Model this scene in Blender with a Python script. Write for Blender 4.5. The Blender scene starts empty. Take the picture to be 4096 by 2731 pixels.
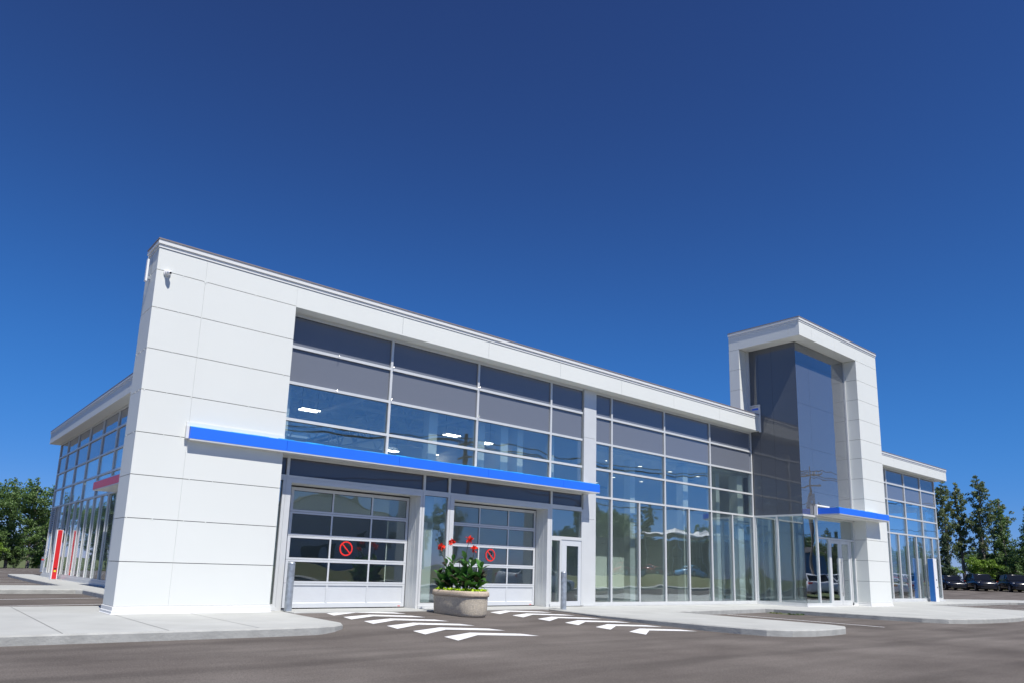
import bpy, bmesh, math, random
from mathutils import Vector, Matrix
R = math.radians
C = bpy.context.scene.collection
sc = bpy.context.scene

# ------------------------------------------------------------------ camera
def make_camera():
    h, p, r = 0.868867088, 0.191464424, 0.0297081402
    F = Vector((math.cos(h)*math.cos(p), math.sin(h)*math.cos(p), math.sin(p)))
    Rt = Vector((math.sin(h), -math.cos(h), 0)); U = Rt.cross(F)
    R2 = math.cos(r)*Rt + math.sin(r)*U; U2 = -math.sin(r)*Rt + math.cos(r)*U
    M = Matrix(((R2.x, U2.x, -F.x), (R2.y, U2.y, -F.y), (R2.z, U2.z, -F.z))).to_4x4()
    M.translation = Vector((-3.70816502, -16.7004976, 1.13809753))
    cd = bpy.data.cameras.new('camera'); co = bpy.data.objects.new('camera', cd); C.objects.link(co)
    co.matrix_world = M
    cd.sensor_fit = 'HORIZONTAL'; cd.sensor_width = 36; cd.lens = 2883.004/4096*36
    cd.shift_x = 12.894/4096; cd.shift_y = 350.436/4096
    cd.clip_start = 0.1; cd.clip_end = 3000
    sc.camera = co
make_camera()

# ------------------------------------------------------------------ sky, sun, exposure
SUN = Vector((-0.17, -1.0, 1.7)).normalized()      # direction towards the sun
def make_light():
    w = bpy.data.worlds.new('World'); sc.world = w; w.use_nodes = True
    nt = w.node_tree; nt.nodes.clear()
    out = nt.nodes.new('ShaderNodeOutputWorld'); bg = nt.nodes.new('ShaderNodeBackground')
    sky = nt.nodes.new('ShaderNodeTexSky'); sky.sky_type = 'NISHITA'; sky.sun_disc = False
    sky.sun_elevation = math.asin(SUN.z); sky.sun_rotation = math.atan2(SUN.x, SUN.y)
    sky.altitude = 1500; sky.air_density = 1.0; sky.dust_density = 0.25; sky.ozone_density = 3.0
    bg.inputs['Strength'].default_value = 0.0715
    # grade of the sky colour, channel by channel (a deep polarised blue)
    hs = nt.nodes.new('ShaderNodeHueSaturation'); hs.inputs['Saturation'].default_value = 1.25
    nt.links.new(sky.outputs[0], hs.inputs['Color'])
    sp = nt.nodes.new('ShaderNodeSeparateColor'); cb = nt.nodes.new('ShaderNodeCombineColor'); nt.links.new(hs.outputs[0], sp.inputs[0])
    def mth(op, x, y, z=None):
        n = nt.nodes.new('ShaderNodeMath'); n.operation = op
        for k, v in enumerate((x, y, z)):
            if v is None: continue
            if hasattr(v, 'links'): nt.links.new(v, n.inputs[k])
            else: n.inputs[k].default_value = v
        return n.outputs[0]
    K = 0.085
    L = [mth('MULTIPLY', sp.outputs[i], K) for i in range(3)]
    r_ = mth('MULTIPLY_ADD', mth('POWER', L[0], 2.2), 0.6/K, mth('MULTIPLY', mth('POWER', L[0], 0.545), 0.170/K))
    nt.links.new(r_, cb.inputs[0])
    for i, p_, c0, c1, k3 in ((1, 2.0, 0.085, 3.3, 0.5), (2, 2.5, 0.0705, 1.22, 0.25)):
        g_ = mth('POWER', L[i], p_)
        f_ = mth('DIVIDE', mth('DIVIDE', g_, mth('MULTIPLY_ADD', g_, c1, c0)), K)
        nt.links.new(mth('MULTIPLY_ADD', mth('POWER', L[i], 3.0), k3/K, f_), cb.inputs[i])
    nt.links.new(cb.outputs[0], bg.inputs[0]); nt.links.new(bg.outputs[0], out.inputs[0])
    sd = bpy.data.lights.new('sun', 'SUN'); so = bpy.data.objects.new('sun', sd); C.objects.link(so)
    sd.energy = 5.0; sd.angle = R(0.5); sd.color = (1.0, 0.965, 0.91)
    so.rotation_euler = (-SUN).to_track_quat('-Z', 'Y').to_euler(); so.location = (0, -20, 40)
make_light()
sc.view_settings.view_transform = 'Standard'; sc.view_settings.look = 'None'
sc.view_settings.exposure = 0.25; sc.view_settings.gamma = 1.0; sc.view_settings.use_curve_mapping = False
sc.render.resolution_x = 1024; sc.render.resolution_y = 682

# ------------------------------------------------------------------ materials
def nodes(name):
    m = bpy.data.materials.new(name); m.use_nodes = True
    nt = m.node_tree
    return m, nt, nt.nodes['Principled BSDF']
def N_(nt, t, **kw):
    n = nt.nodes.new(t)
    for k, v in kw.items(): setattr(n, k, v)
    return n
def mat(name, col, rough=0.5, metal=0.0, var=0.0, vscale=3.0, bump=0.0, bscale=40.0, col2=None, spec=None, stretch=None):
    m, nt, b = nodes(name)
    b.inputs['Roughness'].default_value = rough; b.inputs['Metallic'].default_value = metal
    if spec is not None: b.inputs['Specular IOR Level'].default_value = spec
    b.inputs['Base Color'].default_value = (*col, 1)
    tc = N_(nt, 'ShaderNodeTexCoord'); src = tc.outputs['Object']
    if stretch:
        mp = N_(nt, 'ShaderNodeMapping'); mp.inputs['Scale'].default_value = stretch
        nt.links.new(src, mp.inputs[0]); src = mp.outputs[0]
    if var > 0:
        n = N_(nt, 'ShaderNodeTexNoise'); n.inputs['Scale'].default_value = vscale; n.inputs['Detail'].default_value = 6
        nt.links.new(src, n.inputs['Vector'])
        rp = N_(nt, 'ShaderNodeValToRGB'); rp.color_ramp.elements[0].position = 0.3; rp.color_ramp.elements[1].position = 0.7
        c2 = col2 if col2 else tuple(min(1, c*(1+var)) for c in col)
        c1 = col if col2 else tuple(c*(1-var) for c in col)
        rp.color_ramp.elements[0].color = (*c1, 1); rp.color_ramp.elements[1].color = (*c2, 1)
        nt.links.new(n.outputs['Fac'], rp.inputs[0]); nt.links.new(rp.outputs[0], b.inputs['Base Color'])
    if bump > 0:
        n2 = N_(nt, 'ShaderNodeTexNoise'); n2.inputs['Scale'].default_value = bscale; n2.inputs['Detail'].default_value = 4
        nt.links.new(src, n2.inputs['Vector'])
        bm_ = N_(nt, 'ShaderNodeBump'); bm_.inputs['Strength'].default_value = bump; bm_.inputs['Distance'].default_value = 0.02
        nt.links.new(n2.outputs['Fac'], bm_.inputs['Height']); nt.links.new(bm_.outputs[0], b.inputs['Normal'])
    return m
M = {}
M['panel'] = mat('white_aluminium_panel', (0.69, 0.705, 0.67), 0.55, var=0.018, vscale=0.35, spec=.15, bump=.12, bscale=.9)
M['coping'] = mat('white_coping_metal', (0.71, 0.71, 0.69), 0.4, spec=.3)
M['copetop'] = mat('coping_cap_edge', (0.24, 0.21, 0.21), 0.4)
M['joint'] = mat('panel_joint_backing', (0.10, 0.10, 0.11), 0.8)
M['alu'] = mat('anodised_aluminium', (0.64, 0.65, 0.64), 0.36, 0.15, var=0.03, vscale=2)
M['alubright'] = mat('brushed_jamb_aluminium', (0.66, 0.67, 0.65), 0.35, 0.12, var=0.08, vscale=1.5, stretch=(1, 1, .4))
M['doorwhite'] = mat('overhead_door_paint', (0.60, 0.62, 0.64), 0.38, 0.1, var=0.02)
M['gasket'] = mat('black_gasket', (0.02, 0.02, 0.02), 0.6)
M['blue'] = mat('blue_awning_paint', (0.022, 0.160, 0.84), 0.4, var=0.03, vscale=1)
M['bluefilm'] = mat('blue_protective_film', (0.05, 0.42, 0.80), 0.3, var=0.25, vscale=4)
M['red'] = mat('red_awning_paint', (0.62, 0.025, 0.03), 0.35, var=0.03)
M['signred'] = mat('red_sign_vinyl', (0.80, 0.03, 0.02), 0.45)
M['black'] = mat('black_paint', (0.012, 0.012, 0.014), 0.5)
M['film'] = mat('white_film_tab', (0.82, 0.82, 0.82), 0.5)
M['galv'] = mat('galvanised_steel', (0.42, 0.46, 0.50), 0.4, 0.6, var=0.25, vscale=9, bump=.1)
M['steel'] = mat('stainless_steel', (0.62, 0.60, 0.58), 0.2, 1.0)
M['pwhite'] = mat('white_pylon_paint', (0.78, 0.78, 0.78), 0.4)
M['pblue'] = mat('blue_pylon_paint', (0.02, 0.16, 0.50), 0.4)
M['yellow'] = mat('yellow_label', (0.75, 0.7, 0.05), 0.5)
M['inwall'] = mat('interior_white_paint', (0.80, 0.82, 0.78), 0.7)
M['ingrey'] = mat('interior_grey_paint', (0.30, 0.33, 0.35), 0.7)
M['infloor'] = mat('polished_concrete_floor', (0.58, 0.58, 0.55), 0.3, var=0.10, vscale=1.2)
M['ceil'] = mat('ceiling_tile', (0.70, 0.72, 0.72), 0.85)
M['deck'] = mat('painted_roof_deck', (0.62, 0.66, 0.68), 0.7)
M['truss'] = mat('white_painted_joist', (0.72, 0.75, 0.77), 0.6)
M['roof'] = mat('roof_membrane', (0.35, 0.35, 0.35), 0.9)
M['wood'] = mat('raw_pine_timber', (0.50, 0.33, 0.17), 0.8, var=0.25, vscale=6)
M['bark'] = mat('tree_bark', (0.20, 0.175, 0.15), 0.9, var=0.35, vscale=6, bump=.4, bscale=12)
M['soil'] = mat('dark_soil', (0.03, 0.022, 0.015), 0.95)
M['stripe'] = mat('white_road_paint', (0.60, 0.59, 0.58), 0.7, var=0.06, col2=(0.80, 0.81, 0.81), vscale=14, bump=.15, bscale=120)
M['tyre'] = mat('tyre_rubber', (0.015, 0.015, 0.015), 0.8)
M['rim'] = mat('alloy_rim', (0.40, 0.41, 0.43), 0.3, 0.8)
M['carglass'] = mat('tinted_car_glass', (0.008, 0.009, 0.012), 0.12, spec=.25)
M['lamp'] = mat('headlamp_lens', (0.75, 0.77, 0.8), 0.1)
M['carblack'] = mat('black_car_paint', (0.010, 0.011, 0.018), 0.18)
M['carred'] = mat('red_car_paint', (0.30, 0.012, 0.015), 0.2)
M['carwhite'] = mat('white_car_paint', (0.75, 0.76, 0.78), 0.2)
M['carsilver'] = mat('silver_car_paint', (0.45, 0.47, 0.50), 0.25, 0.5)
M['carblue'] = mat('light_blue_car_paint', (0.10, 0.35, 0.62), 0.25)
M['corr'] = mat('pale_corrugated_siding', (0.72, 0.73, 0.74), 0.6, var=.05)
M['bluesid'] = mat('blue_siding', (0.06, 0.20, 0.34), 0.6, var=.05)
M['darkroof'] = mat('dark_shingle_roof', (0.045, 0.04, 0.04), 0.9)
M['dkwall'] = mat('dark_brown_brick', (0.09, 0.07, 0.06), 0.9, var=.2, vscale=4)
M['pole'] = mat('weathered_pole_wood', (0.20, 0.17, 0.14), 0.9)
M['street'] = mat('street_asphalt', (0.075, 0.075, 0.078), 0.9, var=.1)
M['tent'] = mat('white_tent_canvas', (0.8, 0.8, 0.8), 0.8)
M['flower'] = mat('red_canna_petal', (0.72, 0.015, 0.010), 0.5, var=0.3, vscale=20, col2=(0.88, 0.05, 0.01))
M['bud'] = mat('dark_red_bud', (0.16, 0.02, 0.02), 0.5)
M['stalk'] = mat('flower_stalk', (0.10, 0.09, 0.05), 0.6)

def leafmat(name, c1, c2, trans=0.35, vscale=1.3, rough=0.5):
    m, nt, b = nodes(name)
    tc = N_(nt, 'ShaderNodeTexCoord'); n = N_(nt, 'ShaderNodeTexNoise')
    n.inputs['Scale'].default_value = vscale; n.inputs['Detail'].default_value = 3
    oi = N_(nt, 'ShaderNodeObjectInfo')
    add = N_(nt, 'ShaderNodeVectorMath', operation='ADD')
    nt.links.new(tc.outputs['Object'], add.inputs[0]); nt.links.new(oi.outputs['Random'], add.inputs[1])
    nt.links.new(add.outputs[0], n.inputs['Vector'])
    rp = N_(nt, 'ShaderNodeValToRGB'); rp.color_ramp.elements[0].position = 0.35; rp.color_ramp.elements[1].position = 0.65
    rp.color_ramp.elements[0].color = (*c1, 1); rp.color_ramp.elements[1].color = (*c2, 1)
    nt.links.new(n.outputs['Fac'], rp.inputs[0])
    nt.links.new(rp.outputs[0], b.inputs['Base Color']); b.inputs['Roughness'].default_value = rough
    tr = N_(nt, 'ShaderNodeBsdfTranslucent'); nt.links.new(rp.outputs[0], tr.inputs[0])
    mx = N_(nt, 'ShaderNodeMixShader'); mx.inputs[0].default_value = trans
    nt.links.new(b.outputs[0], mx.inputs[1]); nt.links.new(tr.outputs[0], mx.inputs[2])
    nt.links.new(mx.outputs[0], nt.nodes['Material Output'].inputs[0])
    return m
M['leafa'] = leafmat('poplar_leaves', (0.11, 0.155, 0.055), (0.21, 0.26, 0.11))
M['leafb'] = leafmat('maple_leaves', (0.075, 0.145, 0.035), (0.155, 0.245, 0.07))
M['leafc'] = leafmat('spruce_needles', (0.03, 0.065, 0.028), (0.065, 0.11, 0.045), .15)
M['leafl'] = leafmat('bright_shrub_leaves', (0.12, 0.22, 0.02), (0.22, 0.34, 0.04))
M['canna'] = leafmat('canna_leaf_green', (0.04, 0.13, 0.025), (0.09, 0.24, 0.045), .25, 3.0, .32)
M['cannad'] = leafmat('canna_leaf_bronze', (0.035, 0.022, 0.018), (0.05, 0.06, 0.025), .15, 3.0, .32)
M['lime'] = leafmat('lime_vine_leaves', (0.32, 0.52, 0.01), (0.50, 0.68, 0.02), .3, 8.0)

def glassmat(name, tint, base=0.05, grow=0.95, wav=0.012, wscale=0.55, gcol=(0.93, 0.97, 1.0)):
    m = bpy.data.materials.new(name); m.use_nodes = True; nt = m.node_tree; nt.nodes.clear()
    out = N_(nt, 'ShaderNodeOutputMaterial'); tr = N_(nt, 'ShaderNodeBsdfTransparent'); gl = N_(nt, 'ShaderNodeBsdfGlossy')
    tr.inputs[0].default_value = (*tint, 1); gl.inputs[0].default_value = (*gcol, 1); gl.inputs['Roughness'].default_value = 0.0
    lw = N_(nt, 'ShaderNodeLayerWeight'); lw.inputs['Blend'].default_value = 0.5
    pw = N_(nt, 'ShaderNodeMath', operation='POWER'); pw.inputs[1].default_value = 2.6
    mu = N_(nt, 'ShaderNodeMath', operation='MULTIPLY_ADD'); mu.inputs[1].default_value = grow; mu.inputs[2].default_value = base
    nt.links.new(lw.outputs['Facing'], pw.inputs[0]); nt.links.new(pw.outputs[0], mu.inputs[0])
    tc = N_(nt, 'ShaderNodeTexCoord'); n = N_(nt, 'ShaderNodeTexNoise'); n.inputs['Scale'].default_value = wscale; n.inputs['Detail'].default_value = 1.5
    nt.links.new(tc.outputs['Object'], n.inputs['Vector'])
    bp = N_(nt, 'ShaderNodeBump'); bp.inputs['Strength'].default_value = 1.0; bp.inputs['Distance'].default_value = wav
    nt.links.new(n.outputs['Fac'], bp.inputs['Height']); nt.links.new(bp.outputs[0], gl.inputs['Normal'])
    mx = N_(nt, 'ShaderNodeMixShader'); nt.links.new(mu.outputs[0], mx.inputs[0])
    nt.links.new(tr.outputs[0], mx.inputs[1]); nt.links.new(gl.outputs[0], mx.inputs[2]); nt.links.new(mx.outputs[0], out.inputs[0])
    return m
M['glass'] = glassmat('clear_insulated_glass', (0.89, 0.94, 0.93), 0.20, 0.75)
M['glassdoor'] = glassmat('overhead_door_glass', (0.82, 0.86, 0.86), 0.10, 0.7, wav=0.02)

def spandrelmat(name, col, refl=0.12, wav=0.008, grow=.8):
    m = bpy.data.materials.new(name); m.use_nodes = True; nt = m.node_tree; nt.nodes.clear()
    out = N_(nt, 'ShaderNodeOutputMaterial'); df = N_(nt, 'ShaderNodeBsdfDiffuse'); gl = N_(nt, 'ShaderNodeBsdfGlossy')
    df.inputs[0].default_value = (*col, 1); gl.inputs[0].default_value = (0.95, 0.97, 1, 1); gl.inputs['Roughness'].default_value = 0.0
    lw = N_(nt, 'ShaderNodeLayerWeight'); lw.inputs['Blend'].default_value = 0.5
    pw = N_(nt, 'ShaderNodeMath', operation='POWER'); pw.inputs[1].default_value = 2.6
    mu = N_(nt, 'ShaderNodeMath', operation='MULTIPLY_ADD'); mu.inputs[1].default_value = grow; mu.inputs[2].default_value = refl
    nt.links.new(lw.outputs['Facing'], pw.inputs[0]); nt.links.new(pw.outputs[0], mu.inputs[0])
    tc = N_(nt, 'ShaderNodeTexCoord'); n = N_(nt, 'ShaderNodeTexNoise'); n.inputs['Scale'].default_value = 0.5
    nt.links.new(tc.outputs['Object'], n.inputs['Vector'])
    bp = N_(nt, 'ShaderNodeBump'); bp.inputs['Distance'].default_value = wav; nt.links.new(n.outputs['Fac'], bp.inputs['Height'])
    nt.links.new(bp.outputs[0], gl.inputs['Normal'])
    mx = N_(nt, 'ShaderNodeMixShader'); nt.links.new(mu.outputs[0], mx.inputs[0])
    nt.links.new(df.outputs[0], mx.inputs[1]); nt.links.new(gl.outputs[0], mx.inputs[2]); nt.links.new(mx.outputs[0], out.inputs[0])
    return m
M['spandrel'] = spandrelmat('grey_spandrel_glass', (0.155, 0.168, 0.197), 0.04, grow=.8)
M['towerglass'] = spandrelmat('tower_spandrel_glass', (0.10, 0.106, 0.116), 0.06, grow=1.15, wav=.018)
M['darkstrip'] = spandrelmat('dark_spandrel_glass', (0.085, 0.09, 0.11), 0.045, grow=.55)

def emit(name, col, s):
    m = bpy.data.materials.new(name); m.use_nodes = True; nt = m.node_tree; nt.nodes.clear()
    out = N_(nt, 'ShaderNodeOutputMaterial'); e = N_(nt, 'ShaderNodeEmission'); e.inputs[0].default_value = (*col, 1); e.inputs[1].default_value = s
    nt.links.new(e.outputs[0], out.inputs[0]); return m
M['tube'] = emit('lit_lamp_tube', (1.0, 0.93, 0.80), 8.0)
M['downl'] = emit('lit_downlight', (1.0, 0.90, 0.72), 3.0)

def asphaltmat():
    m, nt, b = nodes('lot_asphalt')
    tc = N_(nt, 'ShaderNodeTexCoord')
    big = N_(nt, 'ShaderNodeTexNoise'); big.inputs['Scale'].default_value = 0.35; big.inputs['Detail'].default_value = 5
    mp = N_(nt, 'ShaderNodeMapping'); mp.inputs['Scale'].default_value = (0.35, 1.6, 1); mp.inputs['Rotation'].default_value = (0, 0, R(-8))
    streak = N_(nt, 'ShaderNodeTexNoise'); streak.inputs['Scale'].default_value = 1.3; streak.inputs['Detail'].default_value = 6
    fine = N_(nt, 'ShaderNodeTexNoise'); fine.inputs['Scale'].default_value = 55; fine.inputs['Detail'].default_value = 3
    vo = N_(nt, 'ShaderNodeTexVoronoi'); vo.inputs['Scale'].default_value = 26
    o = tc.outputs['Object']
    nt.links.new(o, mp.inputs[0]); nt.links.new(mp.outputs[0], streak.inputs[0])
    for n in (big, fine, vo): nt.links.new(o, n.inputs['Vector'])
    r1 = N_(nt, 'ShaderNodeValToRGB'); r1.color_ramp.elements[0].position = .3; r1.color_ramp.elements[1].position = .72
    r1.color_ramp.elements[0].color = (0.100, 0.087, 0.079, 1); r1.color_ramp.elements[1].color = (0.164, 0.146, 0.133, 1)
    nt.links.new(big.outputs['Fac'], r1.inputs[0])
    r2 = N_(nt, 'ShaderNodeValToRGB'); r2.color_ramp.elements[0].position = .35; r2.color_ramp.elements[1].position = .7
    r2.color_ramp.elements[0].color = (0.86, 0.86, 0.86, 1); r2.color_ramp.elements[1].color = (1.08, 1.08, 1.08, 1)
    nt.links.new(streak.outputs['Fac'], r2.inputs[0])
    m1 = N_(nt, 'ShaderNodeMixRGB', blend_type='MULTIPLY'); m1.inputs[0].default_value = 1
    nt.links.new(r1.outputs[0], m1.inputs[1]); nt.links.new(r2.outputs[0], m1.inputs[2])
    r3 = N_(nt, 'ShaderNodeValToRGB'); r3.color_ramp.elements[0].position = .35; r3.color_ramp.elements[1].position = .65
    r3.color_ramp.elements[0].color = (0.78, 0.78, 0.78, 1); r3.color_ramp.elements[1].color = (1.2, 1.2, 1.2, 1)
    nt.links.new(fine.outputs['Fac'], r3.inputs[0])
    m2 = N_(nt, 'ShaderNodeMixRGB', blend_type='MULTIPLY'); m2.inputs[0].default_value = 1
    nt.links.new(m1.outputs[0], m2.inputs[1]); nt.links.new(r3.outputs[0], m2.inputs[2])
    # pale stone chips
    lt = N_(nt, 'ShaderNodeMath', operation='LESS_THAN'); lt.inputs[1].default_value = 0.09
    nt.links.new(vo.outputs['Distance'], lt.inputs[0])
    sp = N_(nt, 'ShaderNodeMath', operation='GREATER_THAN'); sp.inputs[1].default_value = 0.86
    sx = N_(nt, 'ShaderNodeSeparateColor'); nt.links.new(vo.outputs['Color'], sx.inputs[0]); nt.links.new(sx.outputs[0], sp.inputs[0])
    an = N_(nt, 'ShaderNodeMath', operation='MULTIPLY'); nt.links.new(lt.outputs[0], an.inputs[0]); nt.links.new(sp.outputs[0], an.inputs[1])
    m3 = N_(nt, 'ShaderNodeMixRGB'); m3.inputs[2].default_value = (0.36, 0.34, 0.33, 1)
    nt.links.new(an.outputs[0], m3.inputs[0]); nt.links.new(m2.outputs[0], m3.inputs[1])
    wv = N_(nt, 'ShaderNodeTexWave'); wv.wave_type = 'RINGS'; wv.inputs['Scale'].default_value = 0.11; wv.inputs['Distortion'].default_value = 3.5; wv.inputs['Detail'].default_value = 3; wv.inputs['Detail Scale'].default_value = .6
    mw = N_(nt, 'ShaderNodeMapping'); mw.inputs['Location'].default_value = (-6, 6, 0); nt.links.new(o, mw.inputs[0]); nt.links.new(mw.outputs[0], wv.inputs['Vector'])
    rw = N_(nt, 'ShaderNodeValToRGB'); rw.color_ramp.elements[0].position = .90; rw.color_ramp.elements[0].color = (1,1,1,1); rw.color_ramp.elements[1].position = .985; rw.color_ramp.elements[1].color = (0.86,0.86,0.86,1)
    nt.links.new(wv.outputs[0], rw.inputs[0])
    sc1 = N_(nt, 'ShaderNodeTexNoise'); sc1.inputs['Scale'].default_value = 2.2; sc1.inputs['Detail'].default_value = 8; sc1.inputs['Roughness'].default_value = .7; nt.links.new(mp.outputs[0], sc1.inputs[0])
    rs_ = N_(nt, 'ShaderNodeValToRGB'); rs_.color_ramp.elements[0].position = .64; rs_.color_ramp.elements[0].color = (1,1,1,1); rs_.color_ramp.elements[1].position = .76; rs_.color_ramp.elements[1].color = (1.3,1.3,1.3,1)
    nt.links.new(sc1.outputs['Fac'], rs_.inputs[0])
    m4 = N_(nt, 'ShaderNodeMixRGB', blend_type='MULTIPLY'); m4.inputs[0].default_value = 1; nt.links.new(m3.outputs[0], m4.inputs[1]); nt.links.new(rw.outputs[0], m4.inputs[2])
    m5 = N_(nt, 'ShaderNodeMixRGB', blend_type='MULTIPLY'); m5.inputs[0].default_value = 1; nt.links.new(m4.outputs[0], m5.inputs[1]); nt.links.new(rs_.outputs[0], m5.inputs[2])
    nt.links.new(m5.outputs[0], b.inputs['Base Color'])
    b.inputs['Roughness'].default_value = 0.9; b.inputs['Specular IOR Level'].default_value = 0.1
    bp = N_(nt, 'ShaderNodeBump'); bp.inputs['Strength'].default_value = .6; bp.inputs['Distance'].default_value = .008
    nt.links.new(fine.outputs['Fac'], bp.inputs['Height']); nt.links.new(bp.outputs[0], b.inputs['Normal'])
    return m
M['asphalt'] = asphaltmat()
M['concrete'] = mat('walk_concrete', (0.39, 0.395, 0.375), 0.85, var=.09, vscale=0.9, bump=.25, bscale=60)
M['kerb'] = mat('kerb_concrete', (0.36, 0.362, 0.34), 0.9, var=.13, vscale=3.5, bump=.4, bscale=22)
M['slabjoint'] = mat('slab_joint', (0.20, 0.20, 0.19), 0.9)
M['planter'] = mat('exposed_aggregate', (0.54, 0.475, 0.375), 0.9, var=.25, vscale=42, bump=1.0, bscale=70)
M['planterrim'] = mat('aggregate_rim', (0.50, 0.41, 0.31), 0.9, var=.22, vscale=36, bump=.7, bscale=60)
M['grassm'] = mat('lawn_soil', (0.045, 0.085, 0.015), 0.95, var=.4, vscale=.6, col2=(0.12, 0.12, 0.035))
M['verge'] = mat('dry_verge', (0.16, 0.12, 0.04), 0.95, var=.4, vscale=1.2, col2=(0.08, 0.12, 0.025))
M['grassblade'] = leafmat('grass_blades', (0.06, 0.11, 0.02), (0.17, 0.17, 0.05))

# ------------------------------------------------------------------ mesh helpers
class MB:
    def __init__(s): s.v = []; s.f = []; s.sm = []
    def add(s, vs, fs, smooth=False):
        o = len(s.v); s.v += [tuple(a) for a in vs]; s.f += [tuple(i+o for i in f) for f in fs]; s.sm += [smooth]*len(fs); return s
    def box(s, x0, x1, y0, y1, z0, z1):
        if x0 > x1: x0, x1 = x1, x0
        if y0 > y1: y0, y1 = y1, y0
        if z0 > z1: z0, z1 = z1, z0
        return s.add([(x0,y0,z0),(x1,y0,z0),(x1,y1,z0),(x0,y1,z0),(x0,y0,z1),(x1,y0,z1),(x1,y1,z1),(x0,y1,z1)],
                     [(0,3,2,1),(4,5,6,7),(0,1,5,4),(1,2,6,5),(2,3,7,6),(3,0,4,7)])
    def bar(s, a, b, w, h=None, up=(0,0,1)):
        a = Vector(a); b = Vector(b); d = (b-a).normalized(); h = h or w
        u = Vector(up)
        if abs(d.dot(u)) > .98: u = Vector((0,1,0))
        sx = d.cross(u).normalized()*(w/2); sy = sx.cross(d).normalized()*(h/2)
        vs = [p+q for p in (a, b) for q in (-sx-sy, sx-sy, sx+sy, -sx+sy)]
        return s.add(vs, [(0,1,2,3),(7,6,5,4),(0,4,5,1),(1,5,6,2),(2,6,7,3),(3,7,4,0)])
    def tube(s, pts, rads, n=8, cap=True):
        pts = [Vector(p) for p in pts]
        if not hasattr(rads, '__len__'): rads = [rads]*len(pts)
        rings = []
        for i, p in enumerate(pts):
            d = (pts[min(i+1, len(pts)-1)]-pts[max(i-1, 0)]).normalized()
            u = Vector((0,0,1)) if abs(d.z) < .9 else Vector((1,0,0))
            a = d.cross(u).normalized(); b = d.cross(a)
            rings.append([p+(a*math.cos(t)+b*math.sin(t))*rads[i] for t in [2*math.pi*k/n for k in range(n)]])
        vs = [q for r in rings for q in r]; fs = []
        for i in range(len(pts)-1):
            for k in range(n):
                fs.append((i*n+k, i*n+(k+1) % n, (i+1)*n+(k+1) % n, (i+1)*n+k))
        s.add(vs, fs, True)
        if cap:
            s.add(rings[0], [tuple(range(n))[::-1]]); s.add(rings[-1], [tuple(range(n))])
        return s
    def prism(s, poly, z0, z1, top=True, bottom=True, sides=True):
        n = len(poly)
        vs = [(x, y, z0) for x, y in poly]+[(x, y, z1) for x, y in poly]; fs = []
        if bottom: fs.append(tuple(range(n))[::-1])
        if top: fs.append(tuple(range(n, 2*n)))
        if sides: fs += [(i, (i+1) % n, n+(i+1) % n, n+i) for i in range(n)]
        return s.add(vs, fs)
    def disc(s, c, r, n=12, axis='z'):
        c = Vector(c); vs = []
        for k in range(n):
            a = 2*math.pi*k/n; p = (r*math.cos(a), r*math.sin(a))
            vs.append(c+Vector({'z': (p[0], p[1], 0), 'y': (p[0], 0, p[1]), 'x': (0, p[0], p[1])}[axis]))
        return s.add(vs, [tuple(range(n))])
    def build(s, name, m, parent=None, bevel=0):
        me = bpy.data.meshes.new(name); me.from_pydata(s.v, [], s.f); me.update()
        if any(s.sm): me.polygons.foreach_set('use_smooth', s.sm)
        me.materials.append(M[m])
        o = bpy.data.objects.new(name, me); C.objects.link(o)
        if parent: o.parent = parent
        if bevel:
            b = o.modifiers.new('bevel', 'BEVEL'); b.width = bevel; b.segments = 2; b.limit_method = 'ANGLE'
        return o
def tag(o, label=None, cat=None, group=None, kind=None):
    if label: o['label'] = label
    if cat: o['category'] = cat
    if group: o['group'] = group
    if kind: o['kind'] = kind
    return o
def thing(name, label, cat, loc=(0,0,0), rz=0, group=None):
    o = bpy.data.objects.new(name, None); o.empty_display_size = .3; C.objects.link(o)
    o.location = loc; o.rotation_euler = (0, 0, rz); return tag(o, label, cat, group)
def copy_tree(o, parent=None):
    c = o.copy(); C.objects.link(c)
    if parent: c.parent = parent
    for ch in list(o.children): copy_tree(ch, c)
    return c

# ------------------------------------------------------------------ ground, lot, walks
def sm(t): t = max(0, min(1, t)); return t*t*(3-2*t)
def G(x, y):
    z = -0.15
    rx = sm((x-2.6)/0.8)*(1-sm((x-11.6)/0.8))
    if y > -7: z += 0.13*max(0, min(1, (y+6.6)/6.2))*rx
    z += 0.62*sm((x-60)/26)
    return z
def lot():
    xs = [-150,-80,-40,-20,-10,-6,-4,-2,0,1.5,2.4]+[2.6+.2*i for i in range(50)]+[13,15,18,22,26,30,36,44,52,60]+[62+3*i for i in range(13)]+[104,118]
    ys = [-19.5,-17,-14,-12,-10,-8.5]+[-7.2+.4*i for i in range(21)]+[1.3,2,3,4,6,9,13,18,24,30,36,42,50,58,61]
    nx, ny = len(xs), len(ys)
    mb = MB(); mb.add([(x, y, G(x, y)) for y in ys for x in xs], [(j*nx+i, j*nx+i+1, (j+1)*nx+i+1, (j+1)*nx+i) for j in range(ny-1) for i in range(nx-1)], True)
    tag(mb.build('parking_lot', 'asphalt'), kind='structure')
    g = MB(); g.add([(-1500,-1500,-.34),(1500,-1500,-.34),(1500,1500,-.34),(-1500,1500,-.34)], [(0,1,2,3)])
    tag(g.build('ground', 'grassm'), kind='structure')
    # raised lawn behind the far parked cars
    b = MB(); b.prism([(88,-8),(118,-19),(118,61),(88,61)], -.3, .53); b.prism([(118.01,-60),(400,-200),(400,200),(118.01,64)], -.3, .5)
    tag(b.build('far_lawn', 'verge'), kind='structure')
    s = MB(); s.prism([(-250,-130),(300,-130),(300,-37.5),(-250,-37.5)], -.33, .8)
    tag(s.build('opposite_lot', 'street'), kind='structure')
lot()

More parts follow.
